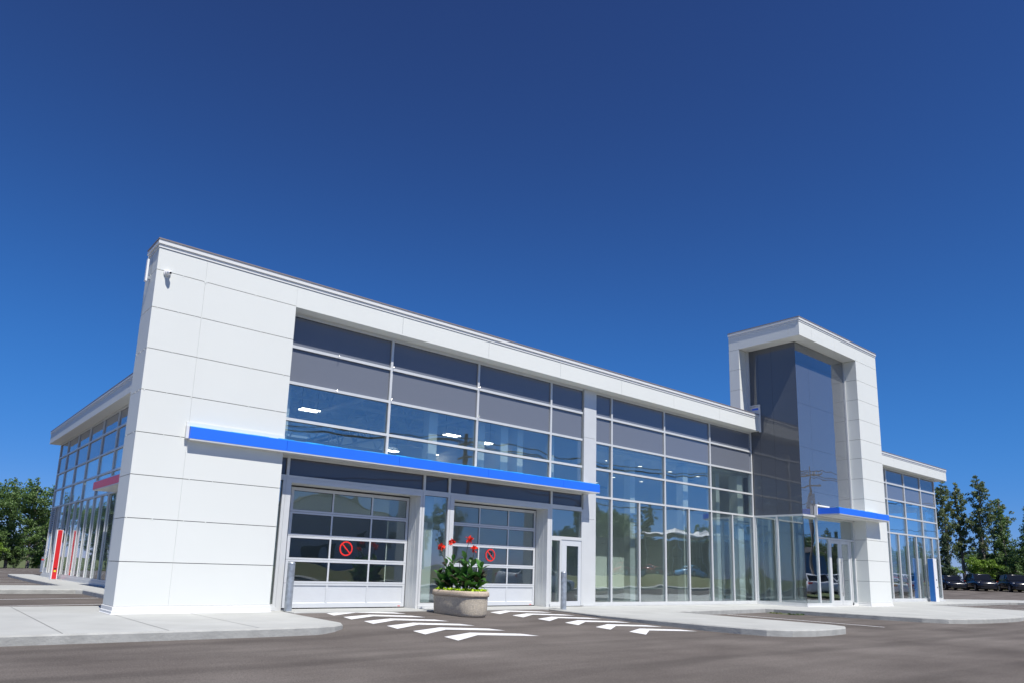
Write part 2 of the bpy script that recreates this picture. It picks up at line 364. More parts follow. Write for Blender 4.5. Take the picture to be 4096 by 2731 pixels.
def slab(name, poly, z=0.0, r=0.025):
    mb = MB(); n = len(poly)
    # top inset by a rounded kerb arris
    A = [Vector((x, y)) for x, y in poly]; ins = []
    for i in range(n):
        e1 = (A[i]-A[i-1]).normalized(); e2 = (A[(i+1) % n]-A[i]).normalized()
        n1 = Vector((-e1.y, e1.x)); n2 = Vector((-e2.y, e2.x)); b = n1+n2
        ins.append(A[i]+b*(r/max(.3, b.dot(n1))))
    bot = [(p.x, p.y, -.45) for p in A]; mid = [(p.x, p.y, z-r) for p in A]; top = [(p.x, p.y, z) for p in ins]
    k = MB()
    k.add(bot+mid+top, [(i, (i+1) % n, n+(i+1) % n, n+i) for i in range(n)]+[(n+i, n+(i+1) % n, 2*n+(i+1) % n, 2*n+i) for i in range(n)])
    k.build('kerb_face', 'kerb', None)
    ko = bpy.data.objects['kerb_face'] if 'kerb_face' in bpy.data.objects else None
    bm = bmesh.new(); vs = [bm.verts.new(p) for p in top]; f = bm.faces.new(vs); f.normal_update(); bmesh.ops.triangulate(bm, faces=[f])
    me = bpy.data.meshes.new(name); bm.to_mesh(me); bm.free(); me.materials.append(M['concrete'])
    o = bpy.data.objects.new(name, me); C.objects.link(o); tag(o, kind='structure')
    last = [q for q in bpy.data.objects if q.name.startswith('kerb_face') and q.parent is None][-1]
    last.name = 'kerb_face'; last.parent = o
    return o
left_walk = [(-16,-3.9),(-2,-3.95),(1.4,-4.03),(2.1,-4.03),(2.6,-3.98),(3.0,-3.84),(3.28,-3.62),(3.42,-3.3),(3.47,-2.6),(3.56,-1.2),(3.74,.45),(3.74,.95),(3.35,.95),
             (3.35,36),(2.1,36),(1.98,34),(1.90,28),(1.86,17.1),(1.7,16.9),(-16,16.7),(-16,12.7),(1.6,12.87),(1.79,12.7),(1.79,3.2),(1.6,3.05),(-16,2.95)]
lw_ = slab('sidewalk', left_walk)
right_walk = [(12.56,.95),(12.0,.2),(11.85,-.6),(11.55,-1.7),(11.3,-3),(11.2,-4.6),(11.22,-6.4),(11.3,-7.3),(11.45,-7.85),(11.85,-8.25),(12.5,-8.42),(13.3,-8.46),(14.1,-8.38),
              (14.6,-8.15),(14.82,-7.7),(14.9,-6.5),(15.1,-2.62),(15.25,-2.45),(21.35,-2.05),(21.5,-2.3),(21.55,-4),(21.72,-6),(21.95,-7.2),(22.3,-7.85),(22.9,-8.15),
              (24.5,-8.4),(26.8,-8.5),(31,-8.1),(34.6,-7.5),(35.3,-7),(35.6,-6.2),(36.5,-2.2),(36.7,-1.9),(51.8,-1.4),(52.2,-1.8),(52.9,-4.4),(60,-5),(60,.5),(52,2.5),(47.5,2.5),(47.2,.95)]
rw_ = slab('sidewalk', right_walk)
th = MB(); th.prism([(3.76,-.30),(11.86,-.42),(12.54,.94),(3.76,.94)], -.4, 0.004)
tag(th.build('threshold_slab', 'concrete', bevel=.01), kind='structure')
j = MB()
def jline(p, q, w=.012):
    p = Vector((*p, 0)); q = Vector((*q, 0)); d = (q-p).normalized(); nn = Vector((-d.y, d.x, 0))*w/2
    j.add([(p-nn)+Vector((0,0,.004)), (q-nn)+Vector((0,0,.004)), (q+nn)+Vector((0,0,.004)), (p+nn)+Vector((0,0,.004))], [(0,1,2,3)])
for x in (-12,-9,-6,-4.5,-3.0,-1.5,0.0,1.5): jline((x, -3.9), (x+.1 if x < 0 else x+.02, 2.9 if x < -.5 else -.06))
for y in (14.8,): jline((-15.9, y), (1.8, y))
for y in range(4, 34, 3): jline((1.92, y), (3.0, y))
for y in (-2.2,): jline((11.55, y), (15.05, y))
for y in (-5.2,): jline((11.25, y), (14.9, y))
for x in (13.5,15.4,17.5,19.5,21.5): jline((x, -2.0 if x > 15 else -2.2), (x, .3))
for x in (23.4,25.5,27.6,29.6,31.7,33.8): jline((x, -8.0 if x < 33 else -7.4), (x, -2.65))
jline((21.6,-4.9),(35.4,-4.9)); 
for x in (38,41,44,47,50): jline((x, -1.3), (x, .3))
tag(j.build('slab_joint', 'slabjoint'), kind='structure')

# painted chevrons and stall lines: each mark follows the asphalt
def paint(poly, name, label, group, cat='marking'):
    bm = bmesh.new(); f = bm.faces.new([bm.verts.new((x, y, 0)) for x, y in poly]); f.normal_update(); bmesh.ops.triangulate(bm, faces=[f])
    bmesh.ops.subdivide_edges(bm, edges=bm.edges[:], cuts=2, use_grid_fill=True)
    for v in bm.verts: v.co.z = G(v.co.x, v.co.y)+.005
    bmesh.ops.recalc_face_normals(bm, faces=bm.faces)
    if sum(f.normal.z for f in bm.faces) < 0: bmesh.ops.reverse_faces(bm, faces=bm.faces)
    me = bpy.data.meshes.new(name); bm.to_mesh(me); bm.free(); me.materials.append(M['stripe'])
    o = bpy.data.objects.new(name, me); C.objects.link(o)
    tag(o, kind='structure')
    return o
def chevron(xl, xr, ya, s=.41):
    xm = (xl+xr)/2-.05; k = .56
    paint([(xl+.10, ya-k+.12), (xl, ya-k-s*1.1), (xm-.05, ya-s), (xr+.02, ya-k-s*.92), (xr-.08, ya-k+.06), (xm+.08, ya)], 'chevron_marking', '', '')
YS = [(-.02,-.10),(-.98,-1.08),(-1.98,-2.06),(-2.98,-3.06),(-4.0,-4.08),(-5.02,-5.10)]
XL = [(4.42,6.42),(4.36,6.36),(4.33,6.33),(4.30,6.3),(4.28,6.30),(4.30,6.32)]
for (xl, xr), (ya, _) in zip(XL, YS): chevron(xl, xr, ya+.02)
for i, (ya, _) in enumerate(YS): chevron(9.02-.02*i, 11.0-.03*i, ya-.50, .39)
def stall(p, q, w=.10):
    p = Vector((*p, 0)); q = Vector((*q, 0)); d = (q-p).normalized(); nn = Vector((-d.y, d.x, 0))*w/2
    paint([((p-nn).x,(p-nn).y), ((q-nn).x,(q-nn).y), ((q+nn).x,(q+nn).y), ((p+nn).x,(p+nn).y)], 'stall_line', '', '')
stall((-3.6,8.3),(1.72,9.82)); stall((-3.6,5.2),(1.72,6.5))
for y in (20.3,23.1,26.8,31.2): stall((-4,y-.6),(1.8,y))
stall((18.4,-2.35),(17.9,-7.7))
for x in (39.6,42.8,46,49.2): stall((x,-1.75),(x-1.0,-7.2))
for k in range(5): stall((-14,44+3.2*k),(4.5,44.6+3.2*k),.14)

# ------------------------------------------------------------------ building
B = thing('showroom_building', 'white panelled two storey showroom with long glass front, square entrance tower and blue awnings', 'building')
ZJ = [0.156,1.065,1.971,2.886,3.803,4.734,5.66,6.591,7.466,7.99]
g_ = .007
def clad_face(mb, fix, ax, a0, a1, cuts, zs, th_=.03, inward=1):
    # panels with open joints on a vertical plane; ax='y' -> plane y=fix, spans x; ax='x' -> plane x=fix, spans y
    aa = [a0]+list(cuts)+[a1]
    for i in range(len(aa)-1):
        for k in range(len(zs)-1):
            lo = aa[i]+(.0015 if i else 0); hi = aa[i+1]-(.0015 if i < len(aa)-2 else 0)
            z0 = zs[k]+g_; z1 = zs[k+1]-g_
            if ax == 'y': mb.box(lo, hi, fix, fix+th_*inward, z0, z1)
            else: mb.box(fix, fix+th_*inward, lo, hi, z0, z1)
# corner pier
pier = MB()
clad_face(pier, 0, 'y', 0.0, 3.285, [1.056], ZJ)
clad_face(pier, 0, 'x', .0305, .94, [], ZJ)
clad_face(pier, 3.255, 'x', .0305, .94, [], ZJ)
clad_face(pier, .94, 'y', .0, 3.285, [1.056], ZJ, inward=-1) if False else pier.box(0.032, 3.253, .91, .94, .16, 7.99)
sk = MB()
def skirt(mb, x0, x1, y0, y1):
    def ring(d, z): return [(x0-d, y0-d, z), (x1+d, y0-d, z), (x1+d, y1+d, z), (x0-d, y1+d, z)]
    lev = [(.004,.158),(.018,.148),(.018,.075),(.035,.062),(.035,.018),(.052,.004)]
    vs = [p for d, z in lev for p in ring(d, z)]
    fs = [(a*4+k, (a+1)*4+k, (a+1)*4+(k+1) % 4, a*4+(k+1) % 4) for a in range(len(lev)-1) for k in range(4)]
    mb.add(vs, fs); mb.box(x0-.02, x1+.02, y0-.02, y1+.02, .0, .15)
random.seed(4)
tabs = pier
for z in ZJ[2:9]:
    for x in [0.12,.55,.98,1.16,1.7,2.35,3.05]:
        if random.random() < (.85 if z > 3 else .4):
            x += random.uniform(-.12,.12); w = random.uniform(.010,.022)
            tabs.box(x, x+w, -.006, .012, z-.018-random.random()*.015, z+.012)
    for y in (.2,.5,.8):
        if random.random() < .6 and z > 3: tabs.box(-.006, .012, y, y+.02, z-.015, z+.015)
tabs.box(1.03,1.085,-.006,.01,7.445,7.485); tabs.box(1.046,1.068,-.007,.01,7.42,7.51)
for z in (.55,1.3,2.5): tabs.box(1.048,1.062,-.005,.01,z,z+.05)
po = pier.build('corner_pier', 'panel', B)
core = MB(); core.box(.031, 3.254, .031, .908, .02, 7.98); core.build('pier_core', 'joint', po)
skirt(sk, 0, 3.285, 0, .94); sk.build('base_trim', 'coping', po)


# fascia bands and copings
fa = MB(); jb = MB(); cp = MB(); ct = MB()
FX = [3.285,6.42,9.52,12.61,15.70,18.78,21.86,24.93]
for a, b in zip(FX[:-1], FX[1:]):
    fa.box(a+(g_/2 if a > 3.3 else .002), b-g_/2, 0, .03, 7.450, 7.985)
    fa.box(a+(g_/2 if a > 3.3 else .002), b-g_/2, .0305, .44, 7.450, 7.478)
fa.box(24.94, 24.965, 0.0, .44, 7.45, 7.985)
jb.box(3.29, 24.92, .032, .44, 7.482, 7.97)
# right wing
RX = [31.66,34.3,36.7,39.08,41.5,43.95,46.5,47.0]
for a, b in zip(RX[:-1], RX[1:]):
    fa.box(a+g_/2, b-g_/2, 0, .03, 7.450, 7.985); fa.box(a+g_/2, b-g_/2, .0305, .44, 7.45, 7.478)
fa.box(46.975, 47.0, .031, 31.5, 7.45, 7.985); fa.box(46.2, 46.973, .441, 31.5, 7.45, 7.478)
jb.box(31.7, 46.97, .032, .44, 7.482, 7.97)
# side (x = 2.65)
SY = [0.95,2.1,5.0,7.9,10.8,13.65,16.6,19.55,22.5,25.45,28.4,31.75]
for a, b in zip(SY[:-1], SY[1:]):
    fa.box(2.65, 2.68, a+g_/2, b-g_/2, 7.450, 7.985); fa.box(2.681, 3.24, a+g_/2, b-g_/2, 7.45, 7.478)
fa.box(2.65, 47.0, 31.755, 31.78, 7.45, 7.985)
jb.box(2.682, 3.2, .96, 31.7, 7.482, 7.97)
for x in FX[1:-1]+RX[1:-1]:
    for z in (7.46,7.97): fa.box(x-.012, x+.012, -.005, .01, z-.012, z+.012)
for y in SY[2:-1]:
    for z in (7.46,7.97): fa.box(2.645, 2.66, y-.015, y+.015, z-.015, z+.015)
fo = fa.build('fascia', 'panel', B); jb.build('fascia_backing', 'joint', fo)
def cope(x0, x1, y0, y1, z0=7.99, s=1.0, back=.35):
    # stepped metal edge along the outside of the given run
    pass
def coprun(mb, mt, x0, x1, y0, y1, ox0, ox1, oy0, oy1, zb):
    # three stepped mouldings; o* flags choose which sides flare outwards
    for d, za, zc in ((.016,0,.03),(.004,.03,.085),(.034,.085,.15),(.022,.15,.185)):
        mb.box(x0-d*ox0, x1+d*ox1, y0-d*oy0, y1+d*oy1, zb+za+.0005, zb+zc-.0005)
    mt.box(x0-.04*ox0, x1+.04*ox1, y0-.04*oy0, y1+.04*oy1, zb+.185, zb+.212)
coprun(cp, ct, 0, 24.93, 0, .94, 1, 1, 1, 0, 7.99)
coprun(cp, ct, 31.66, 47.0, 0, .94, 0, 1, 1, 0, 7.99)
coprun(cp, ct, 2.65, 3.3, .985, 31.78, 1, 0, 0, 1, 7.985)
coprun(cp, ct, 46.4, 47.0, .985, 31.78, 0, 1, 0, 1, 7.985)
coprun(cp, ct, 3.35, 46.3, 31.2, 31.78, 0, 0, 0, 1, 7.985)
co_ = cp.build('roof_coping', 'coping', B); ct.build('coping_cap', 'copetop', co_)
rf = MB(); SKX = (4.6,13.4,16.5,29.0,31.0,44.0)
for (a, b, z0, z1, mb_) in ((0, 0, 7.75, 7.9, rf),):
    mb_.box(3.3, 24.9, .95, 14.5, z0, z1); mb_.box(24.9, 46.3, 1.0, 14.5, z0, z1); mb_.box(3.3, 46.3, 21.0, 31.1, z0, z1)
    for x0, x1 in ((3.3,4.6),(13.4,16.5),(29.0,31.0),(44.0,46.3)): mb_.box(x0, x1, 14.5, 21.0, z0, z1)  # roof left open here for the added skylights
rf.build('roof', 'roof', B)
# back and far walls
bw = MB(); bw.box(3.2, 46.3, 31.3, 31.6, 0, 7.45); bw.box(46.0, 46.25, 6, 31.29, 0, 7.44); bw.build('rear_wall', 'panel', B)

# glazed walls -------------------------------------------------------
YF = .40; YP = .455           # outer face of the caps / of the glass
def wall_pt(axis, fix): return fix
class Wall:
    """axis 'y': plane y = const facing -y, run along x.  axis 'x': plane x = const facing -x, run along y"""
    def __init__(s, axis, cap, glass): s.a = axis; s.cap = cap; s.gl = glass
    def bx(s, mb, u0, u1, d0, d1, z0, z1):
        if s.a == 'y': mb.box(u0, u1, d0, d1, z0, z1)
        else: mb.box(d0, d1, u0, u1, z0, z1)
    def vert(s, mb, u, z0, z1, w=.07, deep=.15):
        s.bx(mb, u-w/2, u+w/2, s.cap, s.gl-.001, z0, z1); s.bx(mb, u-w*.42, u+w*.42, s.gl+.02, s.gl+deep, z0, z1)
    def hor(s, mb, u0, u1, z, w=.07, deep=.12, c=.004):
        s.bx(mb, u0, u1, s.cap+c, s.gl-.001, z-w/2, z+w/2); s.bx(mb, u0, u1, s.gl+.02, s.gl+deep, z-w*.42, z+w*.42)
    def pane(s, mb, u0, u1, z0, z1): s.bx(mb, u0+.02, u1-.02, s.gl, s.gl+.018, z0+.02, z1-.02)
def bay(W, u0, u1, zs, kinds, splits=(), name='window', w=.07, left=True, right=False, gm='glass', smat='spandrel'):
    fr = MB(); gk = MB(); gl = MB(); sp = MB()
    if left: W.vert(fr, u0, zs[0]-w/2, zs[-1]+w/2, w)
    if right: W.vert(fr, u1, zs[0]-w/2, zs[-1]+w/2, w)
    e = w/2
    for z in zs: W.hor(fr, u0+e, u1-e, z, w)
    for k, kd in enumerate(kinds):
        us = [u0]+[q for q, kk in splits if kk == k]+[u1]
        for q in us[1:-1]: W.vert(fr, q, zs[k]+e, zs[k+1]-e, w*.85)
        for a, b in zip(us[:-1], us[1:]):
            if kd == 'g': W.pane(gl, a, b, zs[k], zs[k+1])
            elif kd == 's': W.pane(sp, a, b, zs[k], zs[k+1])
            if kd in 'gs':
                for (p0, p1, q0, q1) in ((a+e, b-e, zs[k]+e, zs[k]+e+.008), (a+e, b-e, zs[k+1]-e-.012, zs[k+1]-e), (a+e, a+e+.008, zs[k]+e, zs[k+1]-e), (b-e-.008, b-e, zs[k]+e, zs[k+1]-e)):
                    W.bx(gk, p0, p1, W.gl-.006, W.gl-.0015, q0, q1)
    o = fr.build(name, 'alu', B)
    if gl.v: gl.build('glass_pane', gm, o)
    if sp.v: sp.build('spandrel_panel', smat, o)
    if gk.v: gk.build('gasket', 'gasket', o)
    return o
WF = Wall('y', YF, YP)
UZ = [3.97,4.68,5.62,6.56,7.395]; UK = ['g','g','s','s']
for a, b in ((3.25,6.39),(6.39,9.49),(9.49,12.6),(12.6,14.15)): bay(WF, a, b, UZ, UK)
FZ = [.10,3.71,4.68,5.62,6.56,7.395]; FK = ['g','g','g','s','s']
bay(WF, 14.77, 15.64, FZ, FK)
for a, h, b in ((15.64,17.17,18.7),(18.7,20.2,21.73),(21.73,23.25,24.88)): bay(WF, a, b, FZ, FK, [(h, 0)], right=(b > 24))
# right wing
RWZ = [.14,3.78,4.72,5.67,6.58,7.395]
bay(WF, 36.0, 38.87, RWZ, FK, [(37.4,0)])
for a, h, b in ((38.87,40.08,41.32),(41.32,42.57,43.74),(43.74,45.0,45.98)): bay(WF, a, b, RWZ, FK, [(h, 0)], right=(b > 45.5), w=.085)
bay(WF, 31.7, 36.0, RWZ, FK, [(33.8,0)])
# side wall
WS = Wall('x', 3.14, 3.20)
SV = [2.95,5.85,8.75,11.65,14.55,17.45,20.3,23.2,26.05,28.85,31.2]
for a, b in zip(SV[:-1], SV[1:]):
    bay(WS, a, b, [.2,3.8,4.76,5.68,6.62,7.395], ['g' if b < 31 else 'n','g','g','s','s'], [((a+b)/2, 0)] if b < 31 else [(30.05,0)], right=(b > 31), w=.08)
# north wall bay next to the pier (dark strip)
bay(WS, .96, 2.95, [.2,3.8,4.76,5.68,6.62,7.395], ['g','g','g','s','s'])
lv = MB()
for k in range(11):
    z = 2.42+k*.125; lv.add([(3.17,30.12,z),(3.17,31.14,z),(3.25,31.14,z+.09),(3.25,30.12,z+.09),(3.17,30.12,z+.012),(3.17,31.14,z+.012),(3.25,31.14,z+.102),(3.25,30.12,z+.102)],[(0,3,2,1),(4,5,6,7),(0,1,5,4),(3,7,6,2),(0,4,7,3),(1,2,6,5)])
lo_ = lv.build('louvre', 'alu', B); q = MB(); q.box(3.26, 3.3, 30.1, 31.16, 2.36, 3.76); q.build('louvre_backing', 'black', lo_)
sd_ = MB(); sd_.box(3.16,3.2,30.12,31.12,.2,.5); sd_.box(3.16,3.2,30.12,30.25,.5,2.2); sd_.box(3.16,3.2,31.0,31.12,.5,2.2); sd_.box(3.16,3.2,30.12,31.12,2.2,2.34)
sd_ = sd_.build('side_entry_door', 'alu', B); q = MB(); q.box(3.175,3.19,30.25,31.0,.5,2.2); q.build('glass_pane','glass',sd_)
q = MB(); q.tube([(3.1,31.05,1.0),(3.1,31.05,1.5)],.02); q.tube([(3.1,31.05,1.05),(3.16,31.05,1.05)],.012); q.tube([(3.1,31.05,1.45),(3.16,31.05,1.45)],.012); q.build('door_handle','steel',sd_)
sill = MB(); sill.box(3.10,3.3,.95,31.3,.0,.158); sill.box(3.29,3.598,.37,.6,.006,.085); sill.box(12.66,13.17,.37,.6,.006,.085); sill.box(7.64,8.62,.36,.6,.006,.085); sill.box(14.2,24.9,.37,.6,.004,.062); sill.box(31.66,46.2,.37,.6,.003,.10); sill.build('sill', 'alu', B)
pil = MB(); pil.box(14.185, 14.735, .398, .7, .004, 2.9); pil.box(14.185, 14.735, .398, .7, 2.908, 5.72); pil.box(14.185, 14.735, .398, .7, 5.728, 7.448)
pil.build('pilaster', 'alu', B)
# soffit trim under the fascia
q = MB(); q.box(3.29, 24.9, .38, .44, 7.432, 7.449); q.build('soffit_trim', 'alu', B)

# service front: spandrel strip, door surrounds ------------------------
def spstrip(u0, u1):
    bay(WF, u0, u1, [3.245,3.74], ['s'], left=True, name='window', smat='darkstrip')
spstrip(3.3,3.625); spstrip(3.625,7.69); spstrip(7.69,8.57); spstrip(8.57,12.69); spstrip(12.69,14.15)
q = MB(); q.box(3.2,14.18,.42,.6,3.775,3.935); q.build('awning_backing', 'alu', B)
bay(WF, 7.69, 8.57, [.12,3.175], ['g'], right=True)
bay(WF, 3.3, 3.56, [.12,3.175], ['g'], right=True)
def surround(x0, x1, jl, jr, yd=.95):
    s = MB(); s.box(x0, jl, YF, YP+.1, .0, 3.208); s.box(jr, x1, YF, YP+.1, .0, 3.208); s.box(jl, jr, YF+.001, YP+.1, 3.10, 3.207)
    so = s.build('door_surround', 'alu', B)
    t = MB(); t.box(jr+.001, jr+.03, YF+.02, yd+.05, .005, 3.098); t.box(jl-.03, jl-.001, YF+.02, yd+.05, .005, 3.098); t.box(jl, jr, YP+.1, yd+.05, 3.101, 3.13)
    for y in (.60,.78): t.box(jr-.004, jr+.0, y, y+.012, .01, 3.09)
    t.build('jamb_lining', 'alubright', so)
surround(3.60, 7.645, 3.74, 7.575); surround(8.615, 12.65, 8.76, 12.52)
def overhead_door(x0, x1, px):
    fr = MB(); gl = MB(); gk = MB(); rec = MB()
    y0, y1 = .95, 1.0; w = x1-x0; zr = [.03,.64,1.225,1.825,2.435,3.06]
    cols = [x0, x0+w/3, x0+2*w/3, x1]
    for k, z in enumerate(zr):
        h = .055
        if k == 0: fr.box(x0, x1, y0, y1, z, z+.11)
        elif k == 5: fr.box(x0, x1, y0, y1, z-.085, z)
        else:
            fr.box(x0, x1, y0, y1, z+.004, z+.052); fr.box(x0, x1, y0, y1, z-.052, z-.002)
            if k < 5: rec.box(x0, x1, y0+.008, y1, z-.002, z+.004)
    for i, c in enumerate(cols):
        ww = .075 if i in (0, 3) else .045
        a = c if i == 0 else (c-ww if i == 3 else c-ww/2)
        for k in range(5):
            za = zr[k]+(.11 if k == 0 else .052); zb = zr[k+1]-(.052 if k < 4 else .085)
            fr.box(a, a+ww, y0+.001, y1, za, zb)
    for k in range(5):
        za = zr[k]+(.11 if k == 0 else .052); zb = zr[k+1]-(.052 if k < 4 else .085)
        for i in range(3):
            a = cols[i]+(.075 if i == 0 else .0225); b = cols[i+1]-(.075 if i == 2 else .0225)
            if k == 0:
                fr.box(a, b, y0+.022, y1-.005, za, zb)
                # sloping bead
                fr.add([(a,y0+.001,za),(b,y0+.001,za),(b-.02,y0+.021,za+.02),(a+.02,y0+.021,za+.02)],[(0,1,2,3)])
            else:
                gl.box(a-.01, b+.01, y0+.026, y0+.036, za-.01, zb+.01)
                for (p0, p1, q0, q1) in ((a,b,za,za+.008),(a,b,zb-.012,zb),(a,a+.008,za,zb),(b-.008,b,za,zb)): gk.box(p0, p1, y0+.016, y0+.024, q0, q1)
    o = fr.build('overhead_door', 'doorwhite', B)
    gl.build('glass_pane', 'glassdoor', o); gk.build('gasket', 'gasket', o); rec.build('section_gap', 'black', o)
    k = MB(); k.box(x1-.2, x1-.12, y0-.004, y0-.0005, .045, .06); k.build('maker_plate', 'signred', o)
    s = MB(); s.box(x0-.02, x1+.04, y0+.012, y1+.02, 3.065, 3.10); s.box(x1+.001, x1+.02, y0+.01, y1+.02, .01, 3.07); s.box(x0, x1, y0+.01, y1-.01, .006, .028); s.build('weather_seal', 'black', o)
    # tracks inside
    t = MB(); t.box(x0-.03, x0-.0, 1.05, 1.12, 0.02, 3.42); t.box(x0-.03, x0-.0, 1.12, 4.2, 3.35, 3.42); t.build('door_track', 'galv', o); t = MB(); t.box(x1+.0, x1+.03, 1.05, 1.12, .02, 3.42); t.box(x1, x1+.03, 1.12, 4.2, 3.35, 3.42); t.build('door_track', 'galv', o)
    return o
overhead_door(4.0, 7.555, 0); overhead_door(8.98, 12.5, 0)

def no_parking(cx, cz, label, n):
    t = thing('no_parking_sign', label, 'sign', (cx, .966, cz), group='no parking decals on the overhead doors')
    r = MB(); N = 40; y0, y1 = -.004, 0
    for k in range(N):
        a, b = 2*math.pi*k/N, 2*math.pi*(k+1)/N
        q = [(rr*math.cos(t_), rr*math.sin(t_)) for t_ in (a, b) for rr in (.158,.195)]
        r.add([(q[0][0],y0,q[0][1]),(q[1][0],y0,q[1][1]),(q[3][0],y0,q[3][1]),(q[2][0],y0,q[2][1])], [(0,1,2,3)])
    d = Vector((1, 0, -1)).normalized()*.165; nn = Vector((1, 0, 1)).normalized()*.017
    r.add([(-d.x-nn.x,y0-.001,-d.z-nn.z),(d.x-nn.x,y0-.001,d.z-nn.z),(d.x+nn.x,y0-.001,d.z+nn.z),(-d.x+nn.x,y0-.001,-d.z+nn.z)],[(0,1,2,3)])
    r.build('prohibition_ring', 'signred', t)
    cu = bpy.data.curves.new('letter', 'FONT'); cu.body = 'P'; cu.size = .30; cu.align_x = 'CENTER'; cu.align_y = 'CENTER'; cu.offset = .010; cu.extrude = .0008
    tmp = bpy.data.objects.new('tmp', cu); C.objects.link(tmp)
    dg_ = bpy.context.evaluated_depsgraph_get(); me = bpy.data.meshes.new_from_object(tmp.evaluated_get(dg_)); bpy.data.objects.remove(tmp)
    me.transform(Matrix.Translation((0.0, -.002, 0)) @ Matrix.Rotation(R(90), 4, 'X')); me.materials.clear(); me.materials.append(M['black'])
    o = bpy.data.objects.new('letter', me); C.objects.link(o); o.parent = t
no_parking(5.66, 1.555, 'red no parking decal on the overhead door left of the flower planter', 1)
no_parking(10.63, 1.555, 'red no parking decal on the overhead door behind the canna flowers', 2)

# personnel door -------------------------------------------------------
bay(WF, 12.69, 14.15, [2.22,3.175], ['g'], right=True)
bay(WF, 12.69, 13.14, [.12,2.15], ['g'], right=True)
q = MB(); q.box(13.176, 14.115, YF+.002, YP+.1, 2.152, 2.184); q.box(14.117, 14.184, YF, YP+.1, .03, 2.184); q.build('door_head', 'alu', B)
md = MB(); X0, X1 = 13.2, 14.115
md.box(X0,X1,YF+.02,YP+.02,.02,.17); md.box(X0,X1,YF+.02,YP+.02,1.96,2.15); md.box(X0,X0+.23,YF+.02,YP+.02,.17,1.96); md.box(X1-.13,X1,YF+.02,YP+.02,.17,1.96)
mo = md.build('personnel_door', 'doorwhite', B, bevel=.004)
q = MB(); q.box(X0+.22,X1-.12,YF+.035,YF+.045,.16,1.97); q.build('glass_pane', 'glass', mo)
q = MB(); q.tube([(X0+.10,YF+.018,1.0),(X0+.10,YF-.04,1.0),(X0+.20,YF-.04,1.0)],.012); q.build('door_handle', 'steel', mo)

# awnings --------------------------------------------------------------
def awning(x0, x1, y0, y1, zb, zt, joints, name, m, filmm, label):
    a = MB(); xs = [x0]+joints+[x1]
    for p, q_ in zip(xs[:-1], xs[1:]):
        a.box(p+(.004 if p > x0 else 0), q_-(.004 if q_ < x1 else 0), y0, y0+.03, zb+.005, zt)
    a.box(x0, x0+.03, y0+.031, y1, zb+.005, zt); a.box(x1-.03, x1, y0+.031, y1, zb+.005, zt)
    o = a.build('awning', m, B); o['label'] = label
    u = MB(); u.box(x0+.005, x1-.005, y0+.005, y1, zb-.03, zb+.004); u.box(x0+.01, x1-.01, y0+.031, y1, zt-.06, zt-.03); u.build('awning_soffit', 'alu', o)
    f = MB(); random.seed(7); x = x0
    top = []
    while x < x1-.02:
        dx = random.uniform(.2,.7); xe = min(x+dx, x1)
        h = random.uniform(.0,.018)
        f.box(x, xe-.01, y0+.034, y0+.14, zt-.02, zt+.016+h)
        x = xe
    f.build('protective_film', filmm, o)
    return o
awning(1.056, 14.38, -.17, .40, 3.775, 4.035, [3.30,6.46,9.54,12.66], 'awning', 'blue', 'bluefilm', 'long blue awning over the two overhead doors')
# flashing above the awning on the pier and its end plate
q = MB(); q.box(1.0, 3.28, -.03, -.002, 4.07, 4.16); q.box(.99,1.05,-.1,-.002,3.78,4.06); q.build('awning_flashing', 'coping', B)

# tower ----------------------------------------------------------------
T0, T1, TY, TB = 24.26, 31.655, -2.386, .98
GX, GY = 24.945, -1.80
tw = MB(); tj = MB()
TZ = [.156,1.081,1.985,2.889,3.80,4.723,5.643,6.57,7.443,8.376,9.312,10.244,11.17,11.775]
clad_face(tw, TY, 'y', 29.46, 31.655, [], TZ)
clad_face(tw, 29.46, 'x', TY+.031, GY, [], TZ[:-1])
tw.box(31.625, 31.655, TY+.031, TB, .16, 11.77)
for a, b in zip([T0,25.35,27.4,29.46][:-1], [T0,25.35,27.4,29.46][1:]): tw.box(a+(g_/2 if a > T0 else 0), b-g_/2, TY, TY+.03, 11.17+.002, 11.768)
for a, b in ((TY+.031,-1.9),(-1.9,.485)): tw.box(T0, T0+.03, a+g_/2, b-g_/2, 11.172, 11.768)
clad_face(tw, T0, 'x', .485, TB, [], [7.6]+TZ[9:])
for k in range(9, 12): tw.box(T0+.031, T0+.45, .485, .515, TZ[k]+g_, TZ[k+1]-g_)
tw.box(T0+.031, T0+.45, .485, .515, 7.6, TZ[9]-g_)
tw.box(T0+.45, GX-.12, .50, .53, 7.6, 11.168)
tw.box(T0, T1, TB-.03, TB, 7.9, 11.77) if False else tw.box(T0+.031, T1, TB-.0, TB+.03, 7.95, 11.77)
# soffits
tw.box(T0+.031, 29.455, TY+.031, GY-.0, 11.172, 11.2); tw.box(T0+.031, GX, GY+.002, .484, 11.172, 11.2)
to = tw.build('entrance_tower', 'panel', B)
tj.box(29.491, 31.62, TY+.032, TB-.005, .05, 11.74); tj.box(T0+.032, 31.6, TY+.032, TB-.005, 11.21, 11.74); tj.box(T0+.032, 24.7, .517, TB-.005, 7.6, 11.2)
tj.build('tower_core', 'joint', to)
q = MB(); skirt(q, 29.46, 31.655, TY, TB); q.build('base_trim', 'coping', to)
cp = MB(); ct = MB(); coprun(cp, ct, T0, T1, TY, TB, 1, 1, 1, 1, 11.772); cp.build('tower_coping', 'coping', to); ct.build('coping_cap', 'copetop', to)
